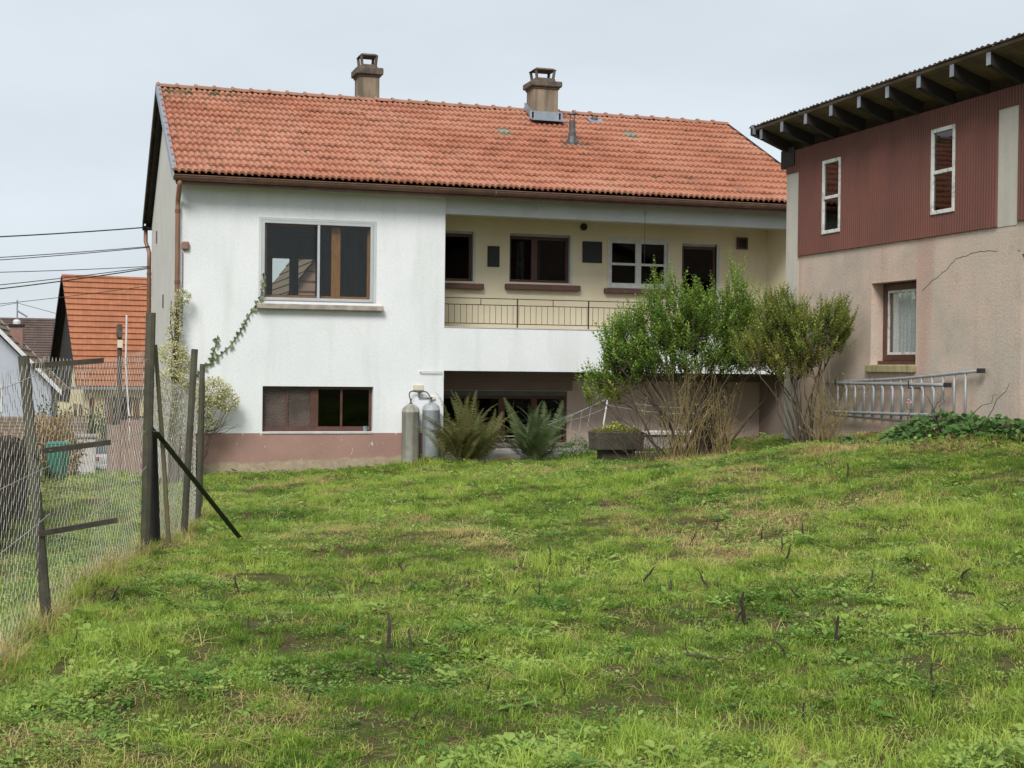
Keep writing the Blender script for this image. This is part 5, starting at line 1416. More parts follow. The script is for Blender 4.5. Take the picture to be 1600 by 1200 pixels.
# yellow house: gable end to the left, orange slope facing us; local x along the eave, y away
def yellow_house():
    ang = R(9.0)
    org = Vector((.98, 74.2, -3.2))
    t = thing('yellow_house', org, 'pale yellow house with a steep orange tiled roof and brown shutters', 'house')
    ex = Vector((math.cos(ang), math.sin(ang), 0)); ey = Vector((-math.sin(ang), math.cos(ang), 0)); ez = Vector((0, 0, 1))
    T = lambda x, y, z: tuple(org + ex * x + ey * y + ez * z)
    fn = T
    W, Dp, E_, Rg = 11.0, 8.5, 4.15, 9.75
    MB(fn).wall(0, W, -.5, E_, 0, .3) if False else None
    m = MB(lambda u, w_, v: T(u, w_, v)); m.wall(0, W, -1, E_, 0, .3, [(1.35, 2.35, 1.0, 3.6), (4.6, 5.6, 1.0, 3.2)]); m.build('front_wall', MT['yellowwall'], t)
    m = MB(fn); m.prism([(.002, .302, -1), (.002, Dp, -1), (.002, Dp, E_), (.002, Dp / 2, Rg - .35), (.002, .302, E_ + .3)], tuple(ex * .3)); 
    m = MB(); m.prism([T(.002, .302, -1), T(.002, Dp, -1), T(.002, Dp, E_), T(.002, Dp / 2, Rg - .45), T(.002, .302, E_ + .25)], ex * .3); m.build('gable_wall', MT['yellowwall'], t)
    m = MB(); m.prism([T(W - .3, .302, -1), T(W - .3, Dp, -1), T(W - .3, Dp, E_), T(W - .3, Dp / 2, Rg - .45), T(W - .3, .302, E_ + .25)], ex * .298); m.build('gable_wall', MT['yellowwall'], t)
    m = MB(fn); m.box(.31, W - .31, Dp - .3, Dp - .002, -1, E_); m.build('rear_wall', MT['yellowwall'], t)
    upv = ey * (Dp / 2 + .45) + ez * (Rg - E_ + .05)
    r = courses(T(-.45, -.45, E_ - .05), T(W + .75, -.45, E_ - .05), upv, 19, .09).build('roof', MT['orangeroof'], t)
    upv2 = -ey * (Dp / 2 + .45) + ez * (Rg - E_ + .05)
    courses(T(W + .75, Dp + .45, E_ - .05), T(-.45, Dp + .45, E_ - .05), upv2, 19, .09).build('rear_slope', MT['orangeroof'], r)
    m = MB(); m.prism([T(-.45, -.40, E_ - .12), T(-.45, Dp / 2, Rg - .1), T(-.45, Dp + .4, E_ - .12), T(-.45, Dp + .4, E_ - .02), T(-.45, Dp / 2, Rg - .01), T(-.45, -.40, E_ - .02)], ex * (W + 1.2)); m.build('roof_boards', MT['dkwood'], r)
    MB().tube([T(-.45, Dp / 2, Rg + .02), T(W + .75, Dp / 2, Rg + .02)], .10, 8).build('ridge', MT['orangeroof'], r)
    m = MB(); m.prism([T(-.49, Dp / 2, Rg + .02), T(-.49, Dp + .5, E_ - .1), T(-.49, Dp + .5, E_ - .35), T(-.49, Dp / 2, Rg - .3)], ex * .04); m.build('barge_board', MT['dkwood'], r)
    # dark panel on the gable, painting in shade below the far verge overhang
    m = MB(); m.prism([T(-.06, 2.3, E_ + 2.6), T(-.06, Dp / 2, Rg - .5), T(-.06, Dp - .1, E_ + .1), T(-.06, Dp - .1, E_ - .9), T(-.06, 4.4, E_ - .9)], ex * .05); m.build('gable_shade', MT['dkwood'], t)
    m = MB(fn); m.box(-.8, W + .8, -.62, -.46, E_ - .18, E_ - .04); m.build('gutter', MT['zinc'], t)
    m = MB(fn); m.box(1.05, 1.12, -.08, -.002, -.5, E_ - .1) ; m.build('downpipe', MT['zinc'], t)
    for a, b, c, d in ((1.35, 2.35, 1.0, 3.6), (4.6, 5.6, 1.0, 3.2)):
        f = MB(fn).wall(a, b, c, d, .12, .2, [(a + .1, b - .1, c + .1, d - .1)])
        f = MB(lambda u, w_, v: T(u, w_, v)).frame(a, b, c, d, .12, .2, .1).build('window', MT['brownframe'], t)
        MB(fn).box(a + .1, b - .1, .15, .16, c + .1, d - .1).build('pane', MT['darkglass'], f)
    for x_, w_ in ((.25, .2), (1.02, .3), (2.38, .3), (3.95, .6), (5.62, .6)):
        MB(fn).box(x_, x_ + w_, -.06, -.004, .95, 3.55).build('shutter', MT['shutter'], t)
    for y_ in (.5, 2.0):
        MB(fn).box(-.06, -.004, y_, y_ + .7, .95, 3.2).build('shutter', MT['shutter'], t)
    MB(fn).box(.25, 2.9, -.5, -.004, -.6, .75).build('planter_wall', MT['palecap'], t)
    return T
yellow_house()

def gable_house(name, org, ang, W, Dp, E_, Rg, wallm, roofm, label, over=.5, nrow=20, verge=None, windows=(), chimney_at=None, group=None):
    """ridge along local x"""
    org = Vector(org); t = thing(name, org, label, 'house', group)
    ex = Vector((math.cos(ang), math.sin(ang), 0)); ey = Vector((-math.sin(ang), math.cos(ang), 0)); ez = Vector((0, 0, 1))
    T = lambda x, y, z: tuple(org + ex * x + ey * y + ez * z)
    MB(T).box(0, W, 0, .3, -1.5, E_).build('front_wall', wallm, t)
    MB(T).box(.31, W - .31, Dp - .3, Dp, -1.5, E_).build('rear_wall', wallm, t)
    for x_ in (0, W - .3):
        m = MB(); m.prism([T(x_ + .002, .302, -1.5), T(x_ + .002, Dp - .001, -1.5), T(x_ + .002, Dp - .001, E_), T(x_ + .002, Dp / 2, Rg - .3), T(x_ + .002, .302, E_ + .1)], ex * .296); m.build('gable_wall', wallm, t)
    k = (Rg - E_) / (Dp / 2); dz = over * k
    r = courses(T(-over, -over, E_ - dz), T(W + over, -over, E_ - dz), ey * (Dp / 2 + over) + ez * (Rg - E_ + dz), nrow, .06).build('roof', roofm, t)
    courses(T(W + over, Dp + over, E_ - dz), T(-over, Dp + over, E_ - dz), -ey * (Dp / 2 + over) + ez * (Rg - E_ + dz), nrow, .06).build('rear_slope', roofm, r)
    m = MB(); m.prism([T(-over, -over, E_ - dz - .09), T(-over, Dp / 2, Rg - .09), T(-over, Dp + over, E_ - dz - .09), T(-over, Dp + over, E_ - dz - .012), T(-over, Dp / 2, Rg - .012), T(-over, -over, E_ - dz - .012)], ex * (W + 2 * over)); m.build('roof_boards', MT['dkwood'], r)
    if verge:
        for x_ in (-over - .05, W + over + .01):
            for s_ in (-1, 1):
                y0 = -over if s_ < 0 else Dp + over
                m = MB(); m.prism([T(x_, y0, E_ - dz - .14), T(x_, Dp / 2, Rg - .14), T(x_, Dp / 2, Rg + .08), T(x_, y0, E_ - dz + .08)], ex * .04); m.build('verge_board', verge, r)
    for a, b, c, d, side in windows:
        if side == 'f':
            f = MB(T).frame(a, b, c, d, -.03, .0, .08) if False else MB(lambda u, w_, v: T(u, w_, v)).frame(a, b, c, d, -.04, -.004, .08).build('window', MT['whiteframe'], t)
            MB(T).box(a + .08, b - .08, -.025, -.015, c + .08, d - .08).build('pane', MT['black'], f)
        else:
            f = MB(lambda u, w_, v: T(w_, u, v)).frame(a, b, c, d, -.04, -.004, .08).build('window', MT['whiteframe'], t)
            MB(T).box(-.025, -.015, a + .08, b - .08, c + .08, d - .08).build('pane', MT['black'], f)
    if chimney_at:
        cx, cy, z0, z1, hw = chimney_at
        c = MB(T).box(cx - hw, cx + hw, cy - hw, cy + hw, z0, z1).build('chimney', mat('pink_chimney', (.30, .18, .15), (.24, .15, .125), 5, .9), t)
        MB(T).box(cx - hw - .06, cx + hw + .06, cy - hw - .06, cy + hw + .06, z1, z1 + .1).build('crown_slab', MT['dkwood'], c)
        MB().lathe(T(cx, cy, z1 + .1), [(.16, 0), (.16, .12), (.1, .2)], 10).build('pot', MT['whitemetal'], c)
    return t
gable_house('brown_roof_house', (-14, 97, -4.5), R(-2), 13.6, 10, 5.6, 9.55, MT['bluewall'], MT['brownroof'], 'long dark brown tiled roof rising behind the other houses', nrow=26)
# grey-blue gable: ridge running away from us, right slope seen edge-on
gable_house('blue_gable_house', (-.5, 62.6, -3.2), R(88), 7.0, 8.0, 4.51, 8.63, MT['bluewall'], MT['tanroof'], 'pale blue house whose gable has white verge boards', over=.45, nrow=16, verge=MT['whitemetal'],
            windows=((1.9, 2.9, 3.2, 4.3, 's'),), chimney_at=(3.0, 1.55, 5.2, 6.8, .26))
pinkm = mat('pink_brown_boards', (.34, .21, .175), (.28, .175, .145), 2, .9)
th = gable_house('boarded_house', (15.2, 59.8, -1.5), R(90), 9, 7.0, 5.65, 10.4, pinkm, MT['tanroof'], 'pinkish boarded gable seen through the upper window', over=.25, nrow=12)
for k in range(11):
    zz = 2.6 + k * .42; hw_ = 3.45 if zz < 4.1 else max(.3, 3.45 - (zz - 4.1) / 1.357)
    MB().box(11.7 - hw_, 11.7 + hw_, 59.76, 59.797, zz, zz + .05).build('batten', MT['shutter'], th)
gable_house('low_brown_house', (4.5, 66, -2), R(0), 6.5, 7, 5.2, 7.75, MT['yellowwall'], course_mat('dull_red_tiles', (.25, .14, .11), (.21, .12, .09), .24), 'low roof beside the boarded gable seen through the upper window', over=.3, nrow=10)

# utility pole by the yellow house, roof mast
t = thing('utility_pole', (2.06, 57, -2.3), 'dark wooden pole with a white conduit and lamp box before the yellow house', 'pole')
MB().tube([(2.06, 57, -2.4), (2.03, 57, 3.55)], [.10, .085], 8).build('pole', mat('dark_pole', (.10, .075, .06), (.06, .045, .04), 5, .9), t)
MB().box(1.91, 2.13, 56.8, 57.1, 3.05, 3.5).build('pole_head', MT['chimcap'], t)
MB().box(1.95, 2.14, 56.82, 57.08, 2.65, 2.95).build('collar', MT['cream'], t)
MB().tube([(2.28, 56.85, 3.9), (2.26, 56.8, 2.0), (2.38, 56.7, .2), (2.42, 56.6, -.2)], .035, 6).build('conduit', MT['whitemetal'], t)
MB().lathe((2.42, 56.55, -1.0), [(.08, 0), (.17, .12), (.17, .5), (.08, .68)], 12).build('lamp_box', MT['whitemetal'], t)
t = thing('roof_mast', (-2.95, 100.4, 3.8), 'thin antenna mast with stays above the brown roof', 'antenna')
MB().tube([(-2.95, 100.4, 3.0), (-2.95, 100.4, 6.2)], .05, 6).build('mast', MT['zinc'], t)
for d in (-1, 1): MB().tube([(-2.95, 100.4, 6.0), (-2.95 + d * 4.2, 100.4, 4.9 if d > 0 else 5.1)], .022, 4).build('stay', MT['cable'], t)
MB().tube([(-2.95, 100.4, 5.5), (-2.3, 100.4, 5.1)], .06, 5).build('bracket', MT['zinc'], t)

# garden wall, shed roof, bin, car, hedges behind the fence
t = thing('plank_wall', (1.9, 46.5, -1.5), 'weathered pinkish plank wall with a dark coping behind the fence', 'wall')
pkm = mat('weathered_planks', (.36, .235, .185), (.27, .19, .155), 3, .9, stretch=(3, 3, .3))
x_ = 1.30
while x_ < 4.2:
    w_ = random.uniform(.13, .17)
    MB().box(x_, x_ + w_ - .012, 46.5 + random.uniform(-.008, .008), 46.54, -1.9, .30 + random.uniform(-.015, .02) - (.16 if x_ < 1.7 else 0)).build('plank', pkm, t)
    x_ += w_
MB().box(1.65, 4.25, 46.46, 46.6, .33, .40).build('coping', MT['dkwood'], t)
t = thing('green_bin', (-.12, 44, -1.45), 'tapering green plastic garden bin on the neighbour lawn', 'bin')
gm = mat('green_plastic', (.03, .19, .13), (.025, .15, .105), 4, .5)
MB().lathe((-.12, 44.0, -1.46), [(.20, 0), (.34, 1.02), (.37, 1.04), (.37, 1.10), (.33, 1.14)], 18).build('body', gm, t)
MB().lathe((-.12, 44.0, -.32), [(.36, 0), (.30, .05), (.05, .08)], 18).build('lid', gm, t)
for k in range(10):
    a = k * .628
    MB().tube([(-.12 + .21 * math.cos(a), 44 + .21 * math.sin(a), -1.4), (-.12 + .345 * math.cos(a), 44 + .345 * math.sin(a), -.45)], .018, 4).build('rib', gm, t)

def car():
    z0 = -3.02; cx, cy = 1.88, 66.6
    t = thing('parked_car', (cx, cy, z0), 'white hatchback parked with its rear to the garden behind the plank wall', 'car')
    pm = mat('white_car_paint', (.74, .74, .75), (.70, .70, .71), 2, .25)
    T = lambda x, y, z: (cx + x, cy + y, z0 + z)
    # body as stations from rear to front: (y, half width, belt z, bottom z)
    side = [(0, .80, .95, .32), (.12, .85, .98, .22), (1.0, .87, .95, .20), (2.6, .87, .92, .20), (3.5, .84, .85, .22), (3.95, .74, .70, .30)]
    vs_ = []; fs_ = []
    for y_, hw, bz, bt in side:
        vs_ += [T(-hw * .92, y_, bt), T(-hw, y_, bt + .22), T(-hw, y_, bz - .12), T(-hw * .94, y_, bz), T(hw * .94, y_, bz), T(hw, y_, bz - .12), T(hw, y_, bt + .22), T(hw * .92, y_, bt)]
    for i in range(len(side) - 1):
        for k in range(8): fs_.append((i * 8 + k, i * 8 + (k + 1) % 8, i * 8 + 8 + (k + 1) % 8, i * 8 + 8 + k))
    fs_ += [tuple(range(7, -1, -1)), tuple((len(side) - 1) * 8 + k for k in range(8))]
    MB().add(vs_, fs_).build('body', pm, t, bevel=.03, smooth=True)
    cab = [(.06, .74, .96), (.45, .62, 1.40), (1.6, .62, 1.46), (2.1, .62, 1.42), (2.9, .74, .92)]
    vs_ = []; fs_ = []
    for y_, hw, z_ in cab: vs_ += [T(-hw, y_, z_), T(hw, y_, z_)]
    base = [(.06, .77, .93), (.45, .80, .93), (1.6, .80, .93), (2.1, .80, .93), (2.9, .77, .90)]
    for y_, hw, z_ in base: vs_ += [T(-hw, y_, z_), T(hw, y_, z_)]
    for i in range(4):
        a, b = 2 * i, 10 + 2 * i
        fs_ += [(a, a + 1, a + 3, a + 2), (b, a, a + 2, b + 2), (a + 1, b + 1, b + 3, a + 3)]
    cb = MB().add(vs_, fs_).build('cabin', pm, t)
    MB().add([T(-.62, .115, 1.04), T(.62, .115, 1.04), T(.55, .405, 1.37), T(-.55, .405, 1.37)], [(0, 1, 2, 3)]).build('rear_window', mat('car_glass', (.10, .13, .15), (.07, .09, .10), 3, .1), t)
    for s_ in (-1, 1):
        MB().add([T(s_ * .80, .4, 1.0), T(s_ * .79, 2.2, 1.0), T(s_ * .65, 1.95, 1.38), T(s_ * .65, .6, 1.38)], [(0, 1, 2, 3)]).build('side_window', MT['black'], t)
        MB().box(cx + s_ * .52 - .18, cx + s_ * .52 + .18, cy - .03, cy + .2, z0 + .72, z0 + .92).build('tail_light', mat('red_lens', (.55, .02, .03), (.45, .015, .02), 5, .3), t, bevel=.03)
        for y_ in (.65, 3.2):
            wv = MB().tube([T(s_ * .70, y_, .30), T(s_ * .88, y_, .30)], .30, 18).build('wheel', MT['hose'], t)
            MB().tube([T(s_ * .88, y_, .30), T(s_ * .895, y_, .30)], .19, 14).build('rim', MT['zinc'], wv)
    MB().box(cx - .84, cx + .84, cy - .06, cy + .03, z0 + .36, z0 + .56).build('bumper', pm, t, bevel=.03)
    MB().box(cx - .70, cx - .3, cy - .066, cy - .061, z0 + .36, z0 + .44).build('bumper_grille', MT['black'], t)
    MB().box(cx - .26, cx + .26, cy - .012, cy - .004, z0 + .62, z0 + .73).build('plate', MT['whiteframe'], t)
car()
ball_bush('clipped_hedge', (-.3, 60.2, -2.7), 'dark clipped hedge in front of the yellow house gable', 91, (1.35, .5, 1.35), 2600, MT['hedge'], .13, 'hedge', flat=1.15)
ball_bush('tall_hedge', (-2.5, 58.5, -2.5), 'dark green hedge below the pale blue gable', 92, (1.3, .6, 1.0), 2200, MT['hedge'], .13, 'hedge', flat=1.0)
ball_bush('grass_mound', (-.35, 48.5, -1.7), 'mound of straw coloured ornamental grass beside the green bin', 93, (1.05, .7, 1.15), 2600, MT['strawleaf'], .16, 'bush', stem=False, flat=.75)
ball_bush('conifer_bush', (1.5, 71.5, -3.1), 'loose green conifer bush before the yellow wall', 94, (.75, .5, 1.45), 2600, MT['fern'], .14, 'bush', flat=1.0)
ball_bush('dark_shrub', (-.5, 33.0, tz(-.5, 33)), 'dark glossy shrub on the neighbour lawn under the green bin', 95, (.55, .5, .38), 2400, MT['hedge'], .06, 'bush', flat=.6)
ball_bush('tan_hedge', (-2.9, 46.0, -1.7), 'tan autumn hedge beyond the brown board fence', 96, (1.3, .8, 1.2), 2600, MT['strawleaf'], .13, 'hedge', flat=.75)
t = thing('lean_to_shed', (-1.2, 55.5, -2.4), 'low shed with a long brown roof behind the straw mound', 'shed')
shw = mat('shed_boards', (.10, .07, .055), (.075, .052, .042), 4, .9)
MB().box(-3.2, .55, 54.2, 57.2, -2.9, -.62).build('walls', shw, t)
courses((-3.5, 53.9, -.62), (.85, 53.9, -.66), (0, 3.6, .62), 6, .05).build('roof', MT['tanroof'], t)
MB().box(-1.25, -.85, 54.1, 54.19, -2.5, -1.0).build('door', mat('dark_red_door', (.14, .03, .03), (.10, .025, .025), 5, .6), t)
t = thing('stone_pier', (.85, 52.2, -2.2), 'pale stone garden pier next to the straw mound', 'pier')
MB().box(.45, 1.1, 51.9, 52.4, -2.5, -.55).build('shaft', MT['palecap'], t, bevel=.04)
MB().box(.38, 1.17, 51.83, 52.47, -.55, -.42).build('cap', MT['concrete'], t, bevel=.03)
t = thing('board_fence', (-.65, 17.8, -.1), 'dark brown upright board fence seen through the wire mesh', 'fence')
bfm = mat('brown_boards', (.085, .052, .042), (.05, .035, .032), 3, .9, stretch=(4, 4, .3))
A = Vector((-.80, 13.4, 0)); B = Vector((-.50, 22.2, 0)); Ld = (B - A); nb_ = int(Ld.length / .16)
for k in range(nb_):
    p = A + Ld * (k / nb_); q = A + Ld * ((k + .92) / nb_); z_ = tz(p.x, p.y)
    MB().prism([(p.x, p.y, z_ - .15), (q.x, q.y, z_ - .15), (q.x + .025, q.y, z_ - .15), (p.x + .025, p.y, z_ - .15)], (0, 0, 1.25 + random.uniform(-.05, .05))).build('board', bfm, t)
for zz in (.3, .9):
    m = MB().tube([(A.x + .06, A.y, tz(A.x, A.y) + zz), (B.x + .06, B.y, tz(B.x, B.y) + zz)], .03, 4); m.build('rail', bfm, t)

# ------------------------------------------------------------------ dead stalks and twigs standing in the lawn
def stalk_mesh(seed):
    g = np.random.default_rng(seed); mb = MB()
    h = 1.0; p = [np.array([0, 0, -.1])]; d = np.array([g.normal(0, .18), g.normal(0, .18), 1.])
    for i in range(5):
        d = unit(d + g.normal(0, .16, 3)); p.append(p[-1] + d * h / 5)
    mb.tube(p, [.060, .056, .052, .046, .04, .026], 5)
    q = p[g.integers(2, 4)]; e = q + np.array([g.normal(0, .25), g.normal(0, .25), .2])
    mb.tube([q, (q + e) / 2, e], [.022, .018, .012], 4)
    if seed % 2:
        e = p[1] + np.array([g.normal(0, .35), g.normal(0, .35), .35]); mb.tube([p[1], e], [.03, .02], 4)
    me = mb.mesh('dead_stalk'); me.materials.append(MT['stalk']); return me
SM = [stalk_mesh(200 + i) for i in range(7)]
STALKS = [(1.76, 7.95, 0.163), (1.86, 7.82, 0.107), (1.56, 7.33, 0.083), (1.66, 7.38, 0.084), (2.08, 7.69, 0.071), (2.46, 10.57, 0.087), (3.57, 10.44, 0.108), (2.91, 9.29, 0.087), (3.11, 9.33, 0.079), (1.56, 7.05, 0.05), (1.11, 7.9, 0.053), (2.0, 6.82, 0.07), (1.5, 6.23, 0.051), (3.85, 7.68, 0.189), (3.8, 7.73, 0.114), (4.03, 6.94, 0.139), (3.83, 8.76, 0.106), (4.09, 8.69, 0.106), (5.05, 9.48, 0.117), (4.31, 7.85, 0.086), (4.95, 8.14, 0.115), (4.0, 5.97, 0.092), (3.23, 5.84, 0.073), (3.66, 6.83, 0.085), (3.87, 5.8, 0.066), (3.24, 7.14, 0.062), (3.79, 9.13, 0.11), (2.3, 5.27, 0.051), (5.74, 10.4, 0.114), (5.21, 9.81, 0.121), (5.67, 8.19, 0.119), (5.57, 11.75, 0.126), (8.06, 13.72, 0.172), (5.0, 11.0, 0.08), (0.06, 8.51, 0.08), (0.21, 10.31, 0.066), (0.32, 10.25, 0.097), (0.27, 7.87, 0.068), (1.18, 10.21, 0.09), (1.07, 8.66, 0.057), (5.28, 10.96, 0.096), (5.58, 10.85, 0.096), (3.38, 8.36, 0.06), (3.61, 9.97, 0.071), (5.38, 7.26, 0.084), (4.48, 6.82, 0.063), (2.31, 6.53, 0.062), (1.77, 9.77, 0.066), (1.11, 6.73, 0.054), (2.81, 10.07, 0.065)]
for i, (x, y, h) in enumerate(STALKS):
    o = bpy.data.objects.new('dead_stalk', SM[i % 7]); COL.objects.link(o)
    o.location = (x, y, tz(x, y) + .01); h *= 1.4; o.scale = (h, h, h); o.rotation_euler = (random.uniform(-.35, .35), random.uniform(-.35, .35), random.uniform(0, 6.28))
    tag(o, 'short blackened dead weed stalk standing in the lawn', 'stalk', 'dead stalks in the lawn')
for a, b, lab in (((4.35, 6.55), (4.95, 6.35), 'long dark fallen twig lying on the grass'), ((3.05, 6.75), (3.3, 6.68), 'short fallen twig lying half hidden in the grass')):
    pa = np.array([a[0], a[1], tz(*a) + .075]); pb = np.array([b[0], b[1], tz(*b) + .085])
    tag(MB().tube(wob(pa, pb, 8, .035, rng), np.linspace(.006, .003, 8), 6).build('fallen_twig', MT['bark']), lab, 'twig')

# ------------------------------------------------------------------ lawn: tufts set out over the ground (kept outside the scene, instanced)
def blade_mesh(name, n, rad, hgt, wid, lean, seed, mt, bent=.5):
    g = np.random.default_rng(seed)
    V = []; F = []
    for k in range(n):
        a = g.uniform(0, 6.283); q = rad * math.sqrt(g.uniform()); b = np.array([q * math.cos(a), q * math.sin(a), -.012])
        az = g.uniform(0, 6.283); d = np.array([math.cos(az), math.sin(az), 0]); s_ = np.array([-d[1], d[0], 0]) * wid * g.uniform(.6, 1.2)
        h = hgt * g.uniform(.45, 1.15); ln = lean * g.uniform(.2, 1.3)
        m1 = b + d * h * ln * .35 + np.array([0, 0, h * .55]); tp = b + d * h * ln * (1 + bent) + np.array([0, 0, h * (1 - bent * ln * .5)])
        i = len(V)
        V += [b - s_ * .5, b + s_ * .5, m1 + s_ * .45, m1 - s_ * .45, tp]
        F += [(i, i + 1, i + 2, i + 3), (i + 3, i + 2, i + 4)]
    me = bpy.data.meshes.new(name); me.from_pydata([tuple(v) for v in V], [], F); me.materials.append(mt); me.update()
    return bpy.data.objects.new(name, me)
def rosette(name, n, rad, leaf, seed, mt, up=.35):
    g = np.random.default_rng(seed); V = []; F = []
    for k in range(n):
        a = g.uniform(0, 6.283); d = np.array([math.cos(a), math.sin(a), 0]); q = d * rad * g.uniform(.05, .8); L_ = leaf * g.uniform(.6, 1.25); w_ = L_ * g.uniform(.28, .42)
        b = q + np.array([0, 0, g.uniform(0, .045)]); t1 = unit(d + np.array([g.normal(0, .4), g.normal(0, .4), up * g.uniform(-.2, 1.6)]))
        s_ = unit(np.cross(t1, [0, 0, 1])); nn = np.cross(s_, t1)
        i = len(V)
        V += [b, b + t1 * L_ * .35 + s_ * w_ + nn * w_ * .25, b + t1 * L_ * .75 + s_ * w_ * .8 + nn * w_ * .2, b + t1 * L_ - nn * L_ * .12, b + t1 * L_ * .75 - s_ * w_ * .8 + nn * w_ * .2, b + t1 * L_ * .35 - s_ * w_ + nn * w_ * .25, b + t1 * L_ * .55]
        F += [(i, i + 1, i + 6), (i + 1, i + 2, i + 6), (i + 2, i + 3, i + 6), (i + 3, i + 4, i + 6), (i + 4, i + 5, i + 6), (i + 5, i, i + 6)]
    me = bpy.data.meshes.new(name); me.from_pydata([tuple(v) for v in V], [], F); me.materials.append(mt); me.update()
    return bpy.data.objects.new(name, me)
TUFTS = [blade_mesh('tuft_00', 46, .085, .050, .0040, .75, 1, MT['grass']), blade_mesh('tuft_01', 42, .080, .068, .0038, .9, 2, MT['grass']), blade_mesh('tuft_02', 50, .09, .038, .0040, 1.0, 3, MT['grass']), blade_mesh('tuft_03', 34, .055, .105, .0042, .65, 4, MT['grass']),
         blade_mesh('tuft_04', 30, .11, .055, .0034, 2.0, 5, MT['dry'], .7), rosette('tuft_05', 13, .09, .040, 6, MT['weed'], .5), rosette('tuft_06', 38, .13, .019, 7, MT['weed'], .8), rosette('tuft_07', 7, .05, .062, 8, MT['weed'], .5),
         blade_mesh('tuft_08', 22, .07, .19, .0032, .7, 9, MT['dry'], .5), blade_mesh('tuft_09', 9, .10, .12, .0034, 1.6, 10, MT['dry'], .8)]
tc_ = bpy.data.collections.new('grass_tufts')
for o in TUFTS: tc_.objects.link(o)
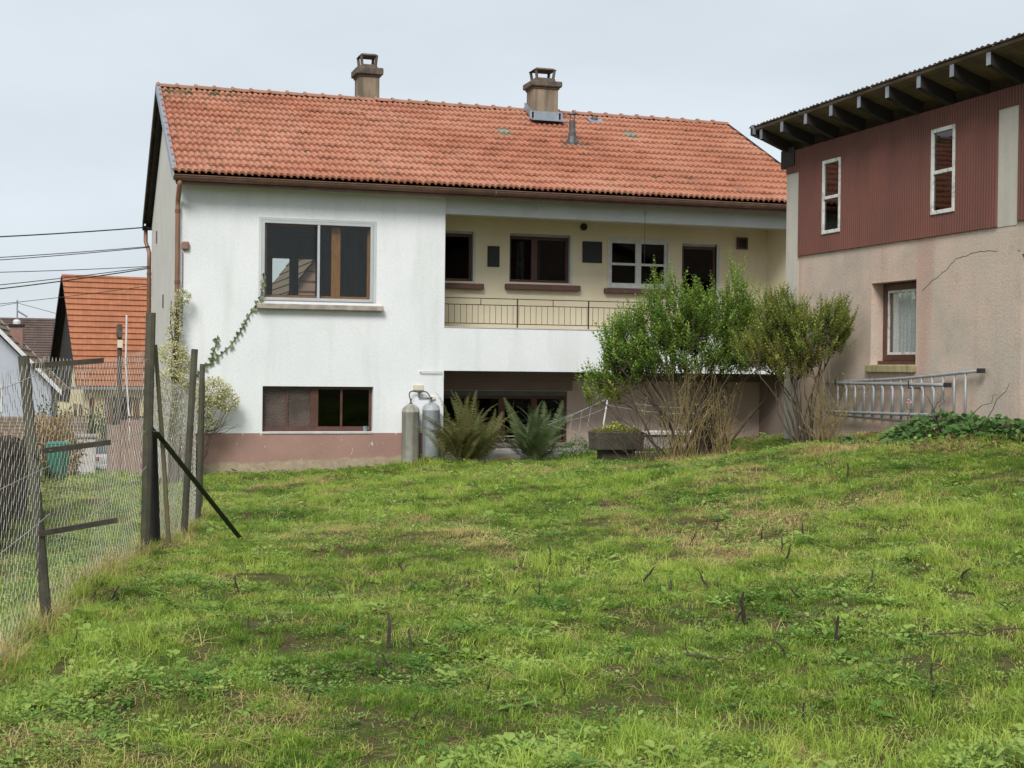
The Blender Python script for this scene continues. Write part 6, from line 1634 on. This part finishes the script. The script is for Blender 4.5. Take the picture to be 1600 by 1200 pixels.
def lawn():
    g = np.random.default_rng(123)
    X = []; Y = []
    for (xa, xb, ya, yb, den) in ((-1.2, 6.5, 4.3, 10, 300), (-.4, 11.4, 10, 17, 190), (.8, 11.4, 17, 26.6, 120), (-5.5, .9, 9, 26, 60), (-5, 2.0, 26, 47, 30), (-3, 3, 47, 66, 12), (6.5, 11.4, 5.5, 10, 220), (11, 14, 21.7, 26.4, 80)):
        n = int((xb - xa) * (yb - ya) * den); X.append(g.uniform(xa, xb, n)); Y.append(g.uniform(ya, yb, n))
    x = np.concatenate(X); y = np.concatenate(Y)
    # keep only what the frame and a step to the side can see
    ax = x * fw.x + y * fw.y; lx = (x * rt.x + y * rt.y) / np.maximum(ax, .1)
    keep = (ax > 4.0) & (np.abs(lx) < .46)
    keep &= ~((x > 1.9) & (y > 26.52)) & ~((x > BX - .02) & (y < 21.7))
    keep &= ~((x > 1.65) & (x < 2.05) & (y > 26.3) & (y < 36))
    bare = vnoise(x, y, .33, 21) * .55 + vnoise(x, y, .11, 22) * .45
    keep &= (bare > .36) | (g.uniform(0, 1, len(x)) < .35)
    x, y = x[keep], y[keep]; ax = ax[keep]
    n = len(x); z = terr(x, y)
    patch = vnoise(x, y, 1.3, 1) * .6 + vnoise(x, y, .45, 2) * .4
    dryp = vnoise(x, y, 1.7, 3) * .5 + vnoise(x, y, .5, 4) * .5
    # the browner strip below the barn, the worn line along the fence
    strip = np.exp(-(((x - 6.6) / 2.2) ** 2 + ((y - 13.2) / 1.3) ** 2)) * .16 + np.exp(-(((x - 2.2 ) / 1.5) ** 2 + ((y - 14.6) / .8) ** 2)) * .12
    dryp = dryp + strip
    weed = vnoise(x, y, .8, 5) * .6 + vnoise(x, y, .3, 6) * .4
    u = g.uniform(0, 1, n)
    idx = g.integers(0, 4, n)
    idx = np.where((idx == 3) & (patch < .6) & (u > .25), 0, idx)
    idx = np.where(u < .09 + np.clip(dryp - .50, 0, 1) * 2.6, np.where(g.uniform(0, 1, n) < .2, 9, 4), idx)
    wsel = (g.uniform(0, 1, n) < .10 + np.clip(weed - .50, 0, 1) * 1.7)
    idx = np.where(wsel, g.choice([5, 5, 5, 6, 6, 6, 6, 6, 6, 7], n), idx)
    fx = np.array([p[0] for p in FP]); fy = np.array([p[1] for p in FP]); df = np.abs(x - np.interp(y, fy, fx))
    nearf = (df < .16) & (y > 6) & (y < 18.5) & (g.uniform(0, 1, n) < .5)
    idx = np.where(nearf, g.choice([8, 3, 4], n), idx)
    sh = ((x - 9.6) ** 2 + (y - 21.0) ** 2 < .8) & (g.uniform(0, 1, n) < .6)
    idx = np.where(sh, g.choice([8, 4], n), idx)
    far_ = np.clip((ax - 9) / 16, 0, 1)
    sc = g.uniform(.6, 1.12, n) * (.75 + .55 * patch) * (1 + .35 * far_) * np.where((x < fx[0] + (x * 0)) & (ax > 30), 1.8, 1.0)
    sc = np.where(ax > 28, sc * 1.7, sc)
    tint_ = np.clip((patch - .5) * 1.5 + .52 + g.normal(0, .42, n), 0, 1.1) + np.clip(dryp - .55, 0, 1) * 2.6 * g.uniform(.2, 1, n)
    tint_ = np.clip(tint_, 0, 1.7)
    me = bpy.data.meshes.new('grass')
    me.vertices.add(n); me.vertices.foreach_set('co', np.stack([x, y, z], 1).ravel())
    for nm, ty, val in (('pick', 'INT', idx.astype(np.int32)), ('size', 'FLOAT', sc), ('tint', 'FLOAT', tint_)):
        a = me.attributes.new(nm, ty, 'POINT'); a.data.foreach_set('value', val)
    a = me.attributes.new('turn', 'FLOAT_VECTOR', 'POINT')
    a.data.foreach_set('vector', np.stack([g.normal(0, .12, n), g.normal(0, .12, n), g.uniform(0, 6.283, n)], 1).ravel())
    o = bpy.data.objects.new('grass', me); COL.objects.link(o)
    tag(o, 'rough green lawn with weeds and dry patches', 'grass', kind='stuff')
    ng = bpy.data.node_groups.new('set_tufts', 'GeometryNodeTree')
    ng.interface.new_socket('Geometry', in_out='INPUT', socket_type='NodeSocketGeometry')
    ng.interface.new_socket('Geometry', in_out='OUTPUT', socket_type='NodeSocketGeometry')
    N = ng.nodes; K = ng.links.new
    gi = N.new('NodeGroupInput'); go = N.new('NodeGroupOutput')
    ci = N.new('GeometryNodeCollectionInfo'); ci.inputs['Collection'].default_value = tc_
    ci.inputs['Separate Children'].default_value = True; ci.inputs['Reset Children'].default_value = True
    ip = N.new('GeometryNodeInstanceOnPoints'); ip.inputs['Pick Instance'].default_value = True
    def na(nm, ty):
        q = N.new('GeometryNodeInputNamedAttribute'); q.data_type = ty; q.inputs['Name'].default_value = nm
        return q.outputs['Attribute']
    K(gi.outputs[0], ip.inputs['Points']); K(ci.outputs[0], ip.inputs['Instance'])
    K(na('pick', 'INT'), ip.inputs['Instance Index']); K(na('size', 'FLOAT'), ip.inputs['Scale'])
    er = N.new('FunctionNodeEulerToRotation'); K(na('turn', 'FLOAT_VECTOR'), er.inputs[0]); K(er.outputs[0], ip.inputs['Rotation'])
    K(ip.outputs[0], go.inputs[0])
    md = o.modifiers.new('tufts', 'NODES'); md.node_group = ng
    print('tufts', n)
lawn()
